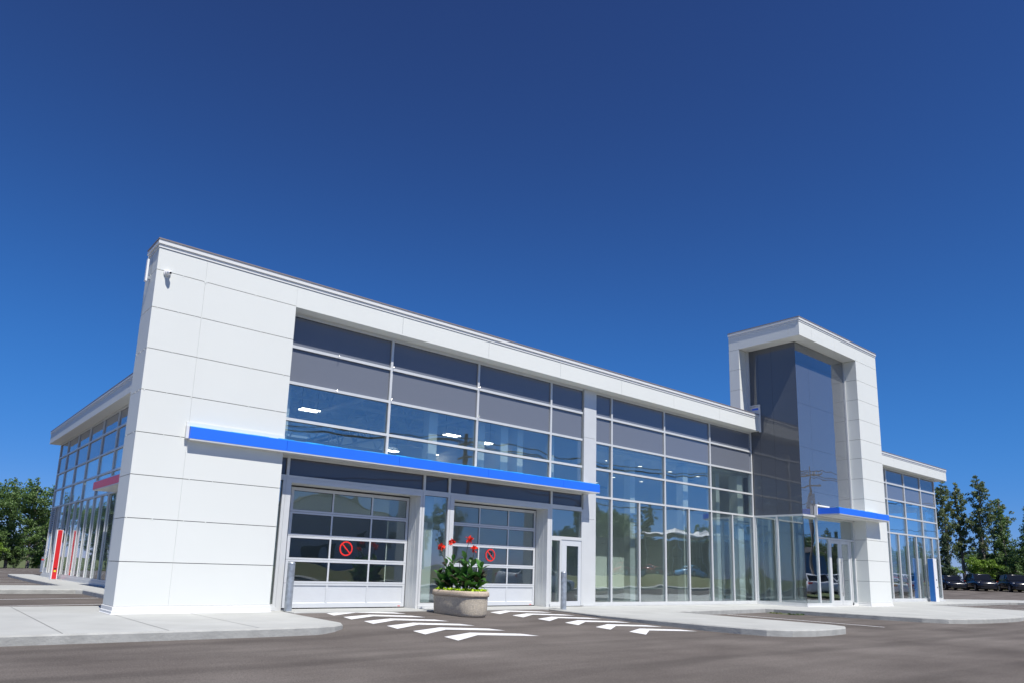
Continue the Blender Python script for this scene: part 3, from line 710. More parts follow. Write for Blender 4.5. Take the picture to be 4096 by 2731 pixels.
# dark glass of the tower
tg = MB(); jt = .006
fx = [GX,26.05,29.62]; fz = [3.745,4.75,6.60,8.50,10.34,11.165]
for a, b in zip(fx[:-1], fx[1:]):
    for c, d in zip(fz[:-1], fz[1:]): tg.box(a+(jt/2 if a > GX else 0), b-jt/2, GY, GY+.02, c+jt/2, d-jt/2)
ly = [GY+.021,-.68,-.02,.60]
for a, b in zip(ly[:-1], ly[1:]):
    for c, d in zip([3.745,6.70,9.05,11.165][:-1], [3.745,6.70,9.05,11.165][1:]):
        if a > -.1 and c < 7: 
            tg.box(GX, GX+.02, a+jt/2, .395, c+jt/2, d-jt/2); continue
        tg.box(GX, GX+.02, a+(jt/2 if a > GY+.03 else 0), b-jt/2, c+jt/2, d-jt/2)
tg.build('tower_glass', 'towerglass', to)
q = MB(); q.box(GX+.025, 29.6, GY+.025, GY+.2, 3.8, 11.16); q.box(GX+.025, GX+.2, GY+.2, .9, 3.8, 11.16); q.build('tower_glass_backing', 'joint', to)
q = MB(); q.box(29.62, 29.68, GY-.05, GY+.1, .02, 11.17) if False else q.box(29.40, 29.455, GY-.06, GY-.002, 3.75, 11.168)
q.box(GX-.075, GX-.002, .395, .484, 8.2, 11.17); q.box(GX-.12,GX-.076,.44,.5,8.2,11.17); q.build('tower_trim', 'alu', to)
# white flashing where the fascia meets the tower
q = MB(); q.box(24.9, 24.938, -.08, -.001, 7.40, 8.62); q.box(24.86, 24.938, -.08, .46, 8.6, 8.64); q.box(24.915, 24.937, -.0405, .45, 8.21, 8.59) ; q.build('flashing', 'coping', to)
q = MB(); q.box(24.905, 24.914, .0, .3, 8.42, 8.5); q.build('masking_tape', 'blue', to)
# entrance glazing
WT = Wall('x', GX-.055, GX)
o1 = MB()
eg = MB(); ef = MB()
ef.box(GX-.05, GX+.05, GY-.05, .395, 3.67, 3.742); ef.box(GX+.051, 29.455, GY-.05, GY+.05, 3.67, 3.742)
ef.box(GX-.05, GX+.05, GY-.05, .395, .03, .14); ef.box(GX+.051, 27.0, GY-.05, GY+.05, .03, .14); ef.box(28.97, 29.455, GY-.05, GY+.05, .03, .14)
ef.box(GX-.05, GX+.05, -.70, -.62, .14, 3.67); ef.box(26.01, 26.09, GY-.05, GY+.05, .14, 3.67); ef.box(29.37, 29.454, GY-.05, GY+.05, .14, 3.67)
ef.box(26.09, 29.37, GY-.05, GY+.05, 2.80, 2.87); ef.box(27.0, 27.07, GY-.05, GY+.05, .04, 2.80); ef.box(28.97, 29.04, GY-.05, GY+.05, .04, 2.80)
ef.box(24.9, GX+.03, .32, .395, .05, 3.7)
eo = ef.build('entrance_glazing', 'alu', B)
eg.box(GX-.006, GX+.006, GY-.0, -.70, .14, 3.67); eg.box(GX-.006, GX+.006, -.62, .33, .14, 3.67)
eg.box(GX+.012, 26.01, GY-.006, GY+.006, .14, 3.67); eg.box(26.09, 29.37, GY-.006, GY+.006, 2.87, 3.67); eg.box(26.09, 27.0, GY-.006, GY+.006, .14, 2.8); eg.box(29.04, 29.37, GY-.006, GY+.006, .14, 2.8)
eg.build('glass_pane', 'glass', eo)
q = MB(); q.box(GX-.012, GX+.012, GY-.014, GY-.007, .14, 3.67); q.build('corner_seal', 'gasket', eo)
# base kerb strip of the vestibule
q = MB(); q.box(GX-.09, 29.4, GY-.09, GY+.1, .0, .03); q.box(GX-.09, GX+.1, GY+.1, .36, .0, .03); q.build('sill', 'coping', eo)
for x0, hx in ((27.08,27.86),(28.03,28.12)):
    x1 = x0+.93; l = MB()
    l.box(x0,x1,GY-.03,GY+.02,.04,.24); l.box(x0,x1,GY-.03,GY+.02,2.65,2.79); l.box(x0,x0+.15,GY-.03,GY+.02,.24,2.65); l.box(x1-.15,x1,GY-.03,GY+.02,.24,2.65)
    lo = l.build('entrance_door', 'alu', B, bevel=.004)
    q = MB(); q.box(x0+.14,x1-.14,GY-.01,GY+.0,.23,2.66); q.build('glass_pane','glass',lo)
    hx = x1-.07 if x0 < 28 else x0+.07
    q = MB(); q.tube([(hx,GY-.10,.42),(hx,GY-.10,2.05)],.017,8); q.tube([(hx,GY-.10,.55),(hx,GY-.03,.55)],.012,6); q.tube([(hx,GY-.10,1.85),(hx,GY-.03,1.85)],.012,6); q.build('pull_handle','steel',lo)
# inner vestibule screen and doors
q = MB()
for y in (2.2,): 
    for x in (25.2,26.2,27.1,28.1,29.0): q.box(x,x+.07,y,y+.1,.03,3.6)
    q.box(25.2,29.1,y,y+.1,2.7,2.8); q.box(25.2,29.1,y,y+.1,3.5,3.6)
for y in (.6,1.4,2.15): q.box(25.15,25.25,y,y+.07,.03,3.6)
for x in (26.1,27.2): q.box(x,x+.06,.7,.8,.03,3.6)
q.build('vestibule_frame', 'alu', B)
# blue awning over the entrance
a2 = awning(25.98, 30.80, -2.86, GY-.05, 3.80, 4.05, [29.55], 'awning', 'blue', 'bluefilm', 'short blue awning over the entrance doors of the tower')
q = MB(); q.box(26.0,30.78,-2.80,-1.9,3.735,3.768); q.build('awning_flashing','coping',a2)
q = MB(); q.box(25.9,25.955,-1.95,-1.82,3.75,4.22); q.box(25.9,27.2,-1.87,-1.81,4.16,4.22); q.build('awning_flashing','coping',a2)
# red awning on the side
def side_awning():
    a = MB(); y0, y1 = 5.0, 16.3
    ys_ = [y0,8.0,11.2,14.2,y1]
    for p, q_ in zip(ys_[:-1], ys_[1:]): a.box(2.32, 2.35, p+.004, q_-.004, 3.80, 4.09)
    a.box(2.351, 3.13, y1-.034, y1-.005, 3.80, 4.09); a.box(2.351, 3.13, y0+.005, y0+.034, 3.80, 4.09)
    o = a.build('awning', 'red', B); o['label'] = 'short red awning on the shaded left side'
    u = MB(); u.box(2.33, 3.13, y0+.01, y1-.01, 3.765, 3.798); u.box(2.36, 3.13, y0+.04, y1-.04, 4.03, 4.05); u.build('awning_soffit','alu',o)
    f = MB(); f.box(2.33, 2.43, y0+.01, y1-.01, 4.092, 4.115); f.build('protective_film','bluefilm',o)
side_awning()

# interior -------------------------------------------------------------
q = MB(); q.box(3.3, 46.0, 1.05, 31.2, -.1, .012); q.box(25.0, 29.4, -1.7, 1.049, -.1, .011); q.box(12.6,24.9,.6,1.049,-.1,.0105); q.box(29.7,46,.6,1.049,-.1,.0105); q.build('showroom_floor', 'infloor', B)
q = MB(); q.box(3.3, 46.0, 1.0, 14.5, 7.5, 7.6); q.box(3.3, 46.0, 21, 31.1, 7.5, 7.6)
for x0, x1 in ((3.3,4.6),(13.4,16.5),(29.0,31.0),(44.0,46.0)): q.box(x0, x1, 14.5, 21.0, 7.5, 7.6)  # deck strips between the added skylight openings
q.build('roof_deck', 'deck', B)
for x0, x1 in ((4.6,13.4),(16.5,29.0),(31.0,44.0)): q = MB(); q.box(x0, x1, 14.5, 21.0, 7.80, 7.82); q.build('added_skylight', 'glass', B)  # unseen skylights, added to let daylight brighten the interior
q = MB(); q.box(15.0, 24.9, .9, 14, 5.45, 5.55); q.box(24.9, 46, .7, 14, 5.45, 5.55); q.box(15.0,24.9,.62,.9,5.56,7.4); q.box(25.0,29.4,-1.6,.69,3.72,3.75); q.build('suspended_ceiling', 'ceil', B)
q = MB(); q.box(14.75, 14.95, 1.0, 14, .0, 7.4); q.box(19.4,21.2,8.0,8.2,.0,5.4); q.box(29.7,29.9,.7,6,.0,5.4); q.box(27.2,29.6,3.9,4.1,.0,3.7); q.build('partition', 'inwall', B)
q = MB(); q.box(3.3,46,24,24.2,.0,7.4); q.build('rear_partition', 'inwall', B)
q = MB(); q.box(3.35,14.7,14.0,14.2,.0,3.3); q.build('added_screen_wall', 'ingrey', B)  # added grey screen hiding the sunlit floor behind the overhead doors
q = MB()
for y in (2.6,5.2,7.8,10.4,13.0):
    for zc in (6.45,7.38): q.box(3.3,14.7,y-.05,y+.05,zc-.05,zc+.05)
    x = 3.4; up = True
    while x < 14.2:
        q.bar((x, y, 6.45 if up else 7.35), (x+.55, y, 7.35 if up else 6.45), .04); x += .55; up = not up
for x in (7.0,11.0):
    q.box(x-.09,x+.09,1.0,13.5,6.2,6.28); q.box(x-.09,x+.09,1.0,13.5,7.3,7.38)
    y = 1.1; up = True
    while y < 13: q.bar((x, y, 6.28 if up else 7.3), (x, y+.7, 7.3 if up else 6.28), .06); y += .7; up = not up
q.build('roof_joist', 'truss', B)
for x, y, s in ((9.93,.86,.26),(10.85,.86,.30),(11.55,.86,.24),(8.12,.90,.30),(20.45,.90,.32),(24.35,.92,.42),(17.9,1.5,.30),(3.55,.85,.22),(13.0,.86,.2),(38.9,1.0,.3),(45.2,1.0,.36),(22.9,1.0,.26)):
    q = MB(); q.box(x-s/2, x+s/2, y-s/2, y+s/2, 3.46 if 8.3 < x < 12 else .012, 7.4 if x < 15 else 5.44); q.build('column', 'inwall', B)
q = MB()
for y in (3.4,8.6): q.box(15.3,24.4,y,y+.06,5.435,5.449)
q.build('linear_light', 'downl', B)
q = MB(); q.box(15.3,24.4,3.05,3.39,5.40,5.449); q.box(15.3,24.4,8.25,8.59,5.40,5.449); q.build('ceiling_slot', 'ingrey', B)
dl = None
for x, y in ((17.4,2.2),(19.4,2.2),(21.4,2.2),(23.4,2.2),(17.4,5.4),(19.4,5.4),(21.4,5.4),(23.4,5.4),(19.4,7.4),(22.4,7.4),(33,3),(36,3),(39,3),(42,3)):
    q = MB(); q.disc((0,0,0), .085); o = q.build('downlight','downl',B) if dl is None else dl.copy()
    if dl is None: dl = o
    else: C.objects.link(o)
    o.location = (x, y, 5.443)
lights = [(6.32,5.4,6.1,'twin tube pendant light seen through the leftmost upper window'),(12.14,5.4,6.08,'twin tube pendant light hanging beside the pale columns inside'),
          (12.5,10.4,6.05,'twin tube pendant light low behind the second upper window'),(13.9,5.6,6.05,'twin tube pendant light low in the fourth upper window'),(14.2,9.8,6.05,'twin tube pendant light farthest back beside the pilaster')]
lp = None
for x, y, z, lab in lights:
    if lp is None:
        lp = thing('pendant_light', lab, 'ceiling light', (x, y, z), 0, 'pendant lights in the service bay')
        q = MB(); q.box(-.34,.34,-.16,.16,.03,.07); q.build('housing','ingrey',lp)
        for ya in (-.15,.08): q = MB(); q.box(-.32,.32,ya,ya+.07,.0,.029); q.build('lamp_tube','tube',lp)
        for xa in (-.28,.28): q = MB(); q.tube([(xa,0,.07),(xa,0,7.5-z)],.006,5); q.build('hanger','black',lp)
        o = lp
    else: o = copy_tree(lp)
    o.location = (x, y, z); o['label'] = lab
# protruding clips on the mullions
q = MB()
for x, z in ((4.75,6.58),(4.75,5.64),(6.42,6.62),(6.42,5.70),(9.5,6.62),(9.5,5.7)):
    q.tube([(x,.40,z),(x,.33,z+.01)],.008,6); q.tube([(x,.33,z+.01),(x-.03,.32,z-.04)],.006,6)
q.build('banner_clip', 'steel', B)

# security camera and antenna on the pier
t = thing('security_camera', 'white dome security camera under the coping of the corner pier', 'camera', (.22, 0, 7.43))
q = MB(); q.tube([(0,0,0),(0,-.04,0)],[.075,.075],16); q.tube([(0,-.041,0),(0,-.085,0)],[.06,.05],16); q.build('mount','pwhite',t)
q = MB(); q.tube([(0,-.086,-.01),(.02,-.13,-.02),(.03,-.17,-.035)],[.045,.055,.03],14); o = q.build('camera_head','pwhite',t)
q = MB(); q.tube([(.03,-.171,-.035),(.033,-.18,-.038)],.022,12); q.build('lens','black',o)
t = thing('antenna_box', 'slim white antenna bracket on the left face of the corner pier', 'antenna', (0, .5, 7.3))
q = MB(); q.box(-.11,-.07,-.05,.05,.0,.52); q.build('antenna_panel','pwhite',t)
q = MB(); q.box(-.069,-.001,-.03,.03,.06,.12); q.tube([(-.09,0,.5),(-.09,0,.66)],.012,6); q.build('bracket','galv',t)

# ------------------------------------------------------------------ pylons, bollards
def pylon(loc, rz, m, label, lab):
    t = thing('pylon', label, 'pylon', loc, rz)
    q = MB(); q.box(-.14,.14,-.12,.14,0,2.42); q.build('body','pwhite',t, bevel=.006)
    q = MB(); q.box(-.10,.10,-.130,-.1205,.02,2.41); q.box(.1405,.150,-.10,.12,.02,2.41); q.build('colour_panel',m,t)
    q = MB(); q.box(-.148,-.141,-.03,.03,.85,.93) ; q.box(-.148,-.141,-.03,.03,1.22,1.30); q.build('call_button','black',t)
    if lab:
        q = MB(); q.box(-.05,.05,-.138,-.131,.36,.44); q.build('label_plate','yellow',t); q = MB(); q.box(-.05,.05,-.138,-.131,.50,.55); q.build('label_plate','black',t)
    return t
pylon((2.83,25.6,0.0), R(6), 'red', 'tall red fronted pylon standing at the far left glass wall', True)
def blue_pylon():
    t = thing('pylon', 'white pylon with a blue stripe beside the right wing glass', 'pylon', (43.6,.06,0.0), R(0))
    q = MB(); q.box(-.2,.36,-.15,.15,0,2.5); q.build('body','pwhite',t,bevel=.006)
    q = MB(); q.box(-.212,-.201,-.145,.135,.02,2.49); q.box(-.2,-.19,-.162,-.151,.02,2.49); q.build('colour_panel','pblue',t)
    q = MB(); q.box(.17,.25,-.16,-.151,.80,.87); q.box(.1,.18,-.16,-.151,1.22,1.30); q.build('call_button','black',t)
blue_pylon()
def bollard(x, y, z, h, label, r=.09):
    t = thing('bollard', label, 'bollard', (x, y, z), group='galvanised pipe bollards')
    q = MB(); q.tube([(0,0,0),(0,0,h-.05)],r,24,cap=False); q.tube([(0,0,h-.05),(0,0,h-.02),(0,0,h-.004),(0,0,h)],[r,r*.93,r*.6,.01],24,cap=False); q.build('post','galv',t)
    q = MB(); q.tube([(0,0,h*.72),(0,0,h*.72+.012)],r+.003,24); q.tube([(0,0,h-.06),(0,0,h-.045)],r+.003,24); q.build('weld_band','galv',t)
bollard(3.84, .22, 0, 1.17, 'galvanised bollard left of the first overhead door')
bollard(12.10, -.80, 0, 1.13, 'galvanised bollard in front of the personnel door')
t = thing('bollard', 'grey bollard with a red band at the far left corner of the building', 'bollard', (5.05, 44.8, -.15), group='bollards')
q = MB(); q.tube([(0,0,0),(0,0,1.2)],.13,16); q.build('post','galv',t)
q = MB(); q.tube([(0,0,.95),(0,0,1.05)],.134,16); q.build('reflective_band','red',t)

# ------------------------------------------------------------------ planter and plants
PX, PY, PZ = 7.72, -1.45, G(7.9, -1.6)-.012
def stadium(r, half, n=12):
    p = []
    for k in range(n+1):
        a = math.pi*k/n; p.append((r*math.cos(a), half+r*math.sin(a)))
    for k in range(n+1):
        a = math.pi+math.pi*k/n; p.append((r*math.cos(a), -half+r*math.sin(a)))
    return p
def planter():
    t = thing('planter', 'oblong beige aggregate concrete planter standing between the overhead doors', 'planter', (PX, PY, PZ))
    HL = .50
    def loft(levels, mb):
        n = None
        rings = [[(x, y, z) for x, y in stadium(r, HL)] for r, z in levels]; n = len(rings[0])
        vs = [p for r in rings for p in r]
        fs = [(a*n+k, a*n+(k+1) % n, (a+1)*n+(k+1) % n, (a+1)*n+k) for a in range(len(rings)-1) for k in range(n)]
        mb.add(vs, fs, True); return mb
    loft([(.31,.0),(.345,.012),(.365,.05),(.38,.09),(.392,.30),(.398,.47),(.399,.475)], MB()).build('bowl', 'planter', t)
    q = MB(); q.prism(stadium(.402, HL), .475, .483); q.prism(stadium(.388, HL), .484, .495); o = q.build('rim_ledge', 'planterrim', t)
    loft([(.395,.493),(.418,.495),(.430,.505),(.434,.53),(.434,.575),(.424,.612),(.40,.633),(.372,.63),(.352,.60),(.348,.56)], MB()).build('rim', 'planterrim', t)
    q = MB(); q.prism(stadium(.347, HL), .50, .565); q.build('soil', 'soil', t)
planter()

def leaf(mb, base, d, L, W, droop, n=6, fold=.18, roll=0.0):
    """a broad blade curving along direction d"""
    p = Vector(base); d = Vector(d).normalized(); side = d.cross(Vector((0,0,1)))
    side = side.normalized() if side.length > .05 else Vector((1,0,0))
    side = (Matrix.Rotation(roll, 3, d) @ side)
    prof = [.10,.62,.95,1.0,.82,.45,.02]
    vs = []
    for i in range(n+1):
        w = W*prof[i]/2; up = side.cross(d).normalized()
        vs += [p-side*w+up*w*fold*2, p, p+side*w+up*w*fold*2]
        p = p+d*(L/n); d = (d+Vector((0,0,-droop*(.5+i/n)/n*2))).normalized()
    fs = []
    for i in range(n):
        a = i*3; fs += [(a, a+1, a+4, a+3), (a+1, a+2, a+5, a+4)]
    mb.add(vs, fs, True)
def canna(x, y, h, flower, seed, label, lean=(0,0), nl=10):
    rnd = random.Random(seed)
    t = thing('canna_plant', label, 'plant', (PX+x, PY+y, PZ+.565), group='canna plants in the concrete planter')
    g = MB(); dk = MB(); st = MB()
    shoots = [(0,0)]+[(rnd.uniform(-.14,.14), rnd.uniform(-.17,.17)) for _ in range(2)]
    for s_, (sx, sy) in enumerate(shoots):
        hh = h*(1 if s_ == 0 else rnd.uniform(.68,.98)); lx, ly_ = lean[0]+rnd.uniform(-.05,.05), lean[1]+rnd.uniform(-.05,.05)
        st.tube([(sx,sy,0),(sx+lx*.5,sy+ly_*.5,hh*.5),(sx+lx,sy+ly_,hh)], [.014,.011,.007], 6)
        a0 = rnd.uniform(0, 6.28)
        for k in range(nl if s_ == 0 else nl-4):
            f = .18+.80*k/(nl-1); a = a0+k*2.4+rnd.uniform(-.3,.3)
            el = rnd.uniform(.35,.8)+f*.45
            d = (math.cos(a)*math.cos(el), math.sin(a)*math.cos(el), math.sin(el))
            L = rnd.uniform(.30,.44)*(1-.20*f); 
            leaf(dk if rnd.random() < .27 else g, (sx+lx*f, sy+ly_*f, hh*f*.93), d, L, L*rnd.uniform(.40,.52), rnd.uniform(.2,.95), roll=rnd.uniform(-.6,.6))
    g.build('leaves', 'canna', t); dk.build('bronze_leaves', 'cannad', t); st.build('stem', 'canna', t)
    if flower:
        fx_, fy_, fz_ = flower
        s2 = MB(); s2.tube([(lean[0],lean[1],h*.8),(lean[0]*.7+fx_*.5,lean[1]*.7+fy_*.5,(h+fz_)/2),(fx_,fy_,fz_-.06)], [.009,.007,.006], 6)
        s2.build('flower_stalk', 'stalk', t)
        fl = MB(); bd = MB()
        for k in range(26):
            v = Vector((rnd.gauss(0,1), rnd.gauss(0,1), rnd.gauss(0,1)+.2)).normalized()
            b = Vector((fx_,fy_,fz_))+v*rnd.uniform(.005,.045)
            leaf(fl, b, v+Vector((0,0,.25)), rnd.uniform(.065,.11), rnd.uniform(.045,.075), rnd.uniform(.2,1.2), roll=rnd.uniform(-2,2))
        for k in range(7):
            v = Vector((rnd.gauss(0,1), rnd.gauss(0,1), -.6 if k < 5 else 1.5)).normalized()
            leaf(bd, Vector((fx_,fy_,fz_-.04)), v, .09, .02, .3)
        fl.build('flower', 'flower', t); bd.build('bud', 'bud', t)
canna(-.05, .44, .78, (-.10,.30,1.17), 11, 'canna with the leftmost red flower, leaning out over the planter end', (-.05,.1))
canna(-.08, .24, .88, (.02,.14,1.28), 12, 'canna with the second red flower from the left, on a straight pale stalk')
canna(-.02, -.18, .90, (.0,-.12,1.36), 13, 'canna with the tallest red flower, dark buds above it')
canna(-.06, -.44, .80, (.04,-.10,1.10), 14, 'canna with the rightmost and sparsest red flower', (.02,-.05))
canna(.16, .10, .80, None, 15, 'flowerless canna in the middle behind the tall flower stalk')
canna(.12, -.52, .72, None, 16, 'flowerless canna at the right front end of the planter', (.08,-.1))
canna(-.12, .56, .46, None, 17, 'low flowerless canna spreading over the left end of the planter', (-.12,.12), 9)
def vine():
    rnd = random.Random(5); q = MB()
    ring = stadium(.33, .50, 18)
    for k in range(420):
        x, y = ring[rnd.randrange(len(ring))]; s_ = rnd.uniform(.8,1.09); yy = y if rnd.random() < .4 else rnd.uniform(-.52,.52)
        if abs(yy) < .5: x = math.copysign(.33, x if abs(x) > .01 else rnd.uniform(-1,1))
        a = rnd.uniform(0, 6.28); d = Vector((math.cos(a), math.sin(a), rnd.uniform(.05,.9)))
        leaf(q, (x*s_, yy, .02+rnd.uniform(0,.085)), d, rnd.uniform(.06,.10), rnd.uniform(.05,.08), rnd.uniform(.5,1.6), n=6, fold=.1, roll=rnd.uniform(-.8,.8))
    o = q.build('trailing_vine', 'lime'); o.location = (PX, PY, PZ+.565)
    tag(o, 'bright lime green trailing vine edging the planter under the cannas', 'plant')
vine()

# ------------------------------------------------------------------ trees
def tree_mesh(seed, H, crown_r, base_f, leafm, n_leaf, lsize, shape='oval', nb=26, gap=.5, up=.9):
    rnd = random.Random(seed)
    t = MB(); cr = MB(); lean = (rnd.uniform(-.02,.02)*H, rnd.uniform(-.02,.02)*H)
    tr = H*.014+.03
    pts = []
    for i in range(9):
        f = i/8; pts.append(Vector((lean[0]*f+rnd.uniform(-.01,.01)*H*f, lean[1]*f+rnd.uniform(-.01,.01)*H*f, H*.97*f)))
    t.tube(pts, [tr*(1-.93*(i/8))+.006 for i in range(9)], 7)
    tips = []
    def at(f):
        k = min(7, int(f*8)); u = f*8-k; return pts[k].lerp(pts[k+1], u)
    for b in range(nb):
        f = base_f+(1-base_f)*(b+.5)/nb*.97; a = b*2.4+rnd.uniform(-.5,.5)
        g = (f-base_f)/(1-base_f)
        if shape == 'oval': rr = crown_r*(math.sin(math.pi*min(1, .12+g*.88))**.65)
        elif shape == 'cone': rr = crown_r*(1-g)*1.0+.15
        else: rr = crown_r*(math.sin(math.pi*min(1, .2+g*.8))**.5)*.9
        rr *= rnd.uniform(.6,1.15)
        if rnd.random() < gap*.25: rr *= .45
        el = up*rnd.uniform(.7,1.2)*(1-.2*g) if shape != 'cone' else rnd.uniform(-.25,.1)
        d = Vector((math.cos(a)*math.cos(el), math.sin(a)*math.cos(el), math.sin(el)))
        p0 = at(f*.92); L = rr/max(.35, math.cos(el)); p1 = p0+d*L*.55+Vector((0,0,.02*L)); p2 = p0+d*L+Vector((0,0,.12*L))
        if p2.z > H: p2.z = H-rnd.random()*.3
        t.tube([p0,p1,p2], [tr*.35*(1-f)+.012,tr*.2*(1-f)+.008,.004], 5, cap=False)
        n = max(3, int(3+rr*3.0))
        for k in range(n):
            s_ = .25+.75*(k+rnd.random())/n; q_ = p0.lerp(p1, s_*1.8) if s_ < .55 else p1.lerp(p2, (s_-.55)/.45)
            tips.append((q_+Vector((rnd.gauss(0,1),rnd.gauss(0,1),rnd.gauss(0,.7)))*rr*.16, .18+rr*.13*rnd.uniform(.6,1.3)))
    for k in range(6): tips.append((pts[-1]+Vector((rnd.gauss(0,.12),rnd.gauss(0,.12),-rnd.random()*.9)), .22))
    tot = sum(r**2 for _, r in tips)
    for c, r in tips:
        m_ = int(n_leaf*r*r/tot)+1
        for _ in range(m_):
            v = Vector((rnd.gauss(0,1),rnd.gauss(0,1),rnd.gauss(0,1))).normalized()*r*rnd.random()**.4; v.z *= .75
            s = lsize*rnd.uniform(.6,1.3); nn = Vector((rnd.gauss(0,1),rnd.gauss(0,1),rnd.gauss(.5,1))).normalized()
            a = nn.orthogonal().normalized()
            a = Matrix.Rotation(rnd.uniform(0,6.28), 3, nn) @ a; b_ = nn.cross(a)
            p = c+v
            cr.add([p-a*s*.5, p-b_*s*.33+nn*s*.1, p+a*s*.5, p+b_*s*.33+nn*s*.1], [(0,1,2,3)])
    return t, cr, leafm
PROT = {}
def proto(key, *args, **kw):
    t, c, lm = tree_mesh(*args, **kw)
    e = bpy.data.objects.new('tree', None)
    a = t.build('trunk', 'bark'); b = c.build('crown', lm)
    PROT[key] = (e, a, b)
proto('pop', 1, 13, 1.55, .25, 'leafa', 5600, .20, 'tall', 34, 1.2, 1.05)
proto('pop2', 2, 12.5, 1.7, .27, 'leafa', 5600, .20, 'tall', 30, 1.4, 1.0)
proto('mapl', 3, 8.5, 2.6, .12, 'leafb', 12000, .19, 'oval', 34, .9, .75)
proto('mapl2', 4, 8.0, 2.8, .08, 'leafb', 12500, .19, 'oval', 36, .7, .7)
proto('spr', 5, 10, 2.0, .04, 'leafc', 12000, .20, 'cone', 60, .3)
proto('con', 8, 10.5, 2.3, .12, 'leafb', 8000, .19, 'cone', 56, .5)
proto('bush', 6, 3.6, 1.8, .05, 'leafl', 3500, .20, 'oval', 18, .3, .7)
proto('cyp', 7, 11, 1.0, .05, 'leafc', 9000, .20, 'tall', 40, .1, 1.2)
def tree(key, name, x, y, z, s, rz, label, group, sz=1.0):
    e, a, b = PROT[key]
    o = bpy.data.objects.new(name, None); C.objects.link(o); o.location = (x, y, z); o.rotation_euler = (0,0,rz); o.scale = (s, s, s*sz)
    tag(o, label, 'tree', group)
    for p in (a, b):
        c = p.copy(); C.objects.link(c); c.parent = o
GR = 'trees behind the parked cars on the right'

GL = 'trees beyond the lot on the left'
k_ = 1.13
def far(x, y, f=k_): return (-3.708+(x+3.708)*f, -16.70+(y+16.70)*f)
for key, x, y, s_, rz, sz, lab in (
    ('mapl', 5.13, 52.74, .97, .3, 1.05, 'tallest leafy tree left of the building, with a ragged pointed top'),
    ('con', 3.5, 50.9, .80, 1.2, 1.0, 'broad dark tree at the left edge of the photo'),
    ('mapl', 2.2, 50.0, .90, 2.6, 1.0, 'leafy tree cut by the left edge of the photo'),
    ('mapl2', 6.6, 57.56, .74, 4.0, 1.0, 'lower tree between the tallest left tree and the building'),
    ('mapl', 8.6, 60.44, .66, 5.0, 1.0, 'small leafy tree peeping out just left of the glass side wall')):
    X, Y = far(x, y); tree(key, 'leafy_tree', X, Y, -.3, s_, rz, lab, GL, sz)
for i, (x, y, s_, lab) in enumerate(((4.2,52.5,.62,'low bright bush at the foot of the tallest left tree'),(2.3,49.6,.70,'bright green bush low at the left photo edge'),(6.3,56.8,.5,'small bush beside the far left bollard'))):
    X, Y = far(x, y, 1.10); tree('bush' if i != 0 else 'mapl', 'bush', X, Y, -.3, s_*(1 if i else .45), i*1.3, lab, GL)
for key, nm, x, y, z, s_, rz, sz, lab in (
    ('pop', 'poplar_tree', 89.2, 14.35, .5, .98, .2, 1.0, 'tall airy poplar directly beside the right end of the building'),
    ('pop2', 'poplar_tree', 92.5, 13.9, .5, 1.02, 1.9, 1.0, 'second tall poplar from the building, its crown denser'),
    ('pop', 'poplar_tree', 91.1, 11.5, .5, 1.03, 3.4, 1.0, 'tallest poplar with gaps of sky through its crown'),
    ('pop2', 'poplar_tree', 94.5, 10.6, .5, .86, 4.4, 1.0, 'slim poplar right of the tallest one'),
    ('con', 'leafy_tree', 89.9, 8.9, .5, .98, 5.2, 1.0, 'full pointed dark leafy tree near the right photo edge'),
    ('con', 'leafy_tree', 89.3, 6.5, .5, .88, .9, 1.0, 'leafy tree cut by the right edge of the photo'),
    ('spr', 'spruce_tree', 86.5, 13.8, .5, .66, 0, 1.0, 'small dark spruce next to the corner of the building'),
    ('spr', 'spruce_tree', 96.0, 12.9, .5, .74, 2, 1.0, 'dark spruce behind the poplar trunks'),
    ('spr', 'spruce_tree', 93.5, 10.0, .5, .74, 3, 1.0, 'dark spruce between the two rightmost leafy trees'),
    ('mapl2', 'leafy_tree', 99, 14.8, .5, .62, 2.2, 1.0, 'low dark tree filling the gap under the poplars'),
    ('mapl', 'leafy_tree', 99, 11.4, .5, .56, 3.2, 1.0, 'low dark tree behind the third parked car'),
    ('mapl2', 'leafy_tree', 97, 8.6, .5, .70, .2, 1.0, 'dark tree low behind the rightmost parked cars'),
    ('spr', 'spruce_tree', 95.5, 11.4, .5, .60, 1, 1.0, 'short dark spruce below the tallest poplar'),
    ('con', 'leafy_tree', 94.5, 7.9, .5, .80, 1, 1.0, 'dense pointed tree behind the rightmost parked car'),
    ('mapl2', 'leafy_tree', 98, 13.3, .5, .58, 1, 1.0, 'low round tree between the first two poplars'),
    ('bush', 'bush', 88.2, 10.6, .5, .95, .2, 1.0, 'bright yellow green bush behind the middle parked car'),
    ('bush', 'bush', 88.0, 14.0, .5, .70, 1.2, 1.0, 'bright green bush behind the leftmost parked car'),
    ('bush', 'bush', 90.5, 7.6, .5, .60, 2.2, 1.0, 'small bush behind the rightmost parked car')):
    tree(key, nm, x, y, z, s_, rz, lab, GR, sz)

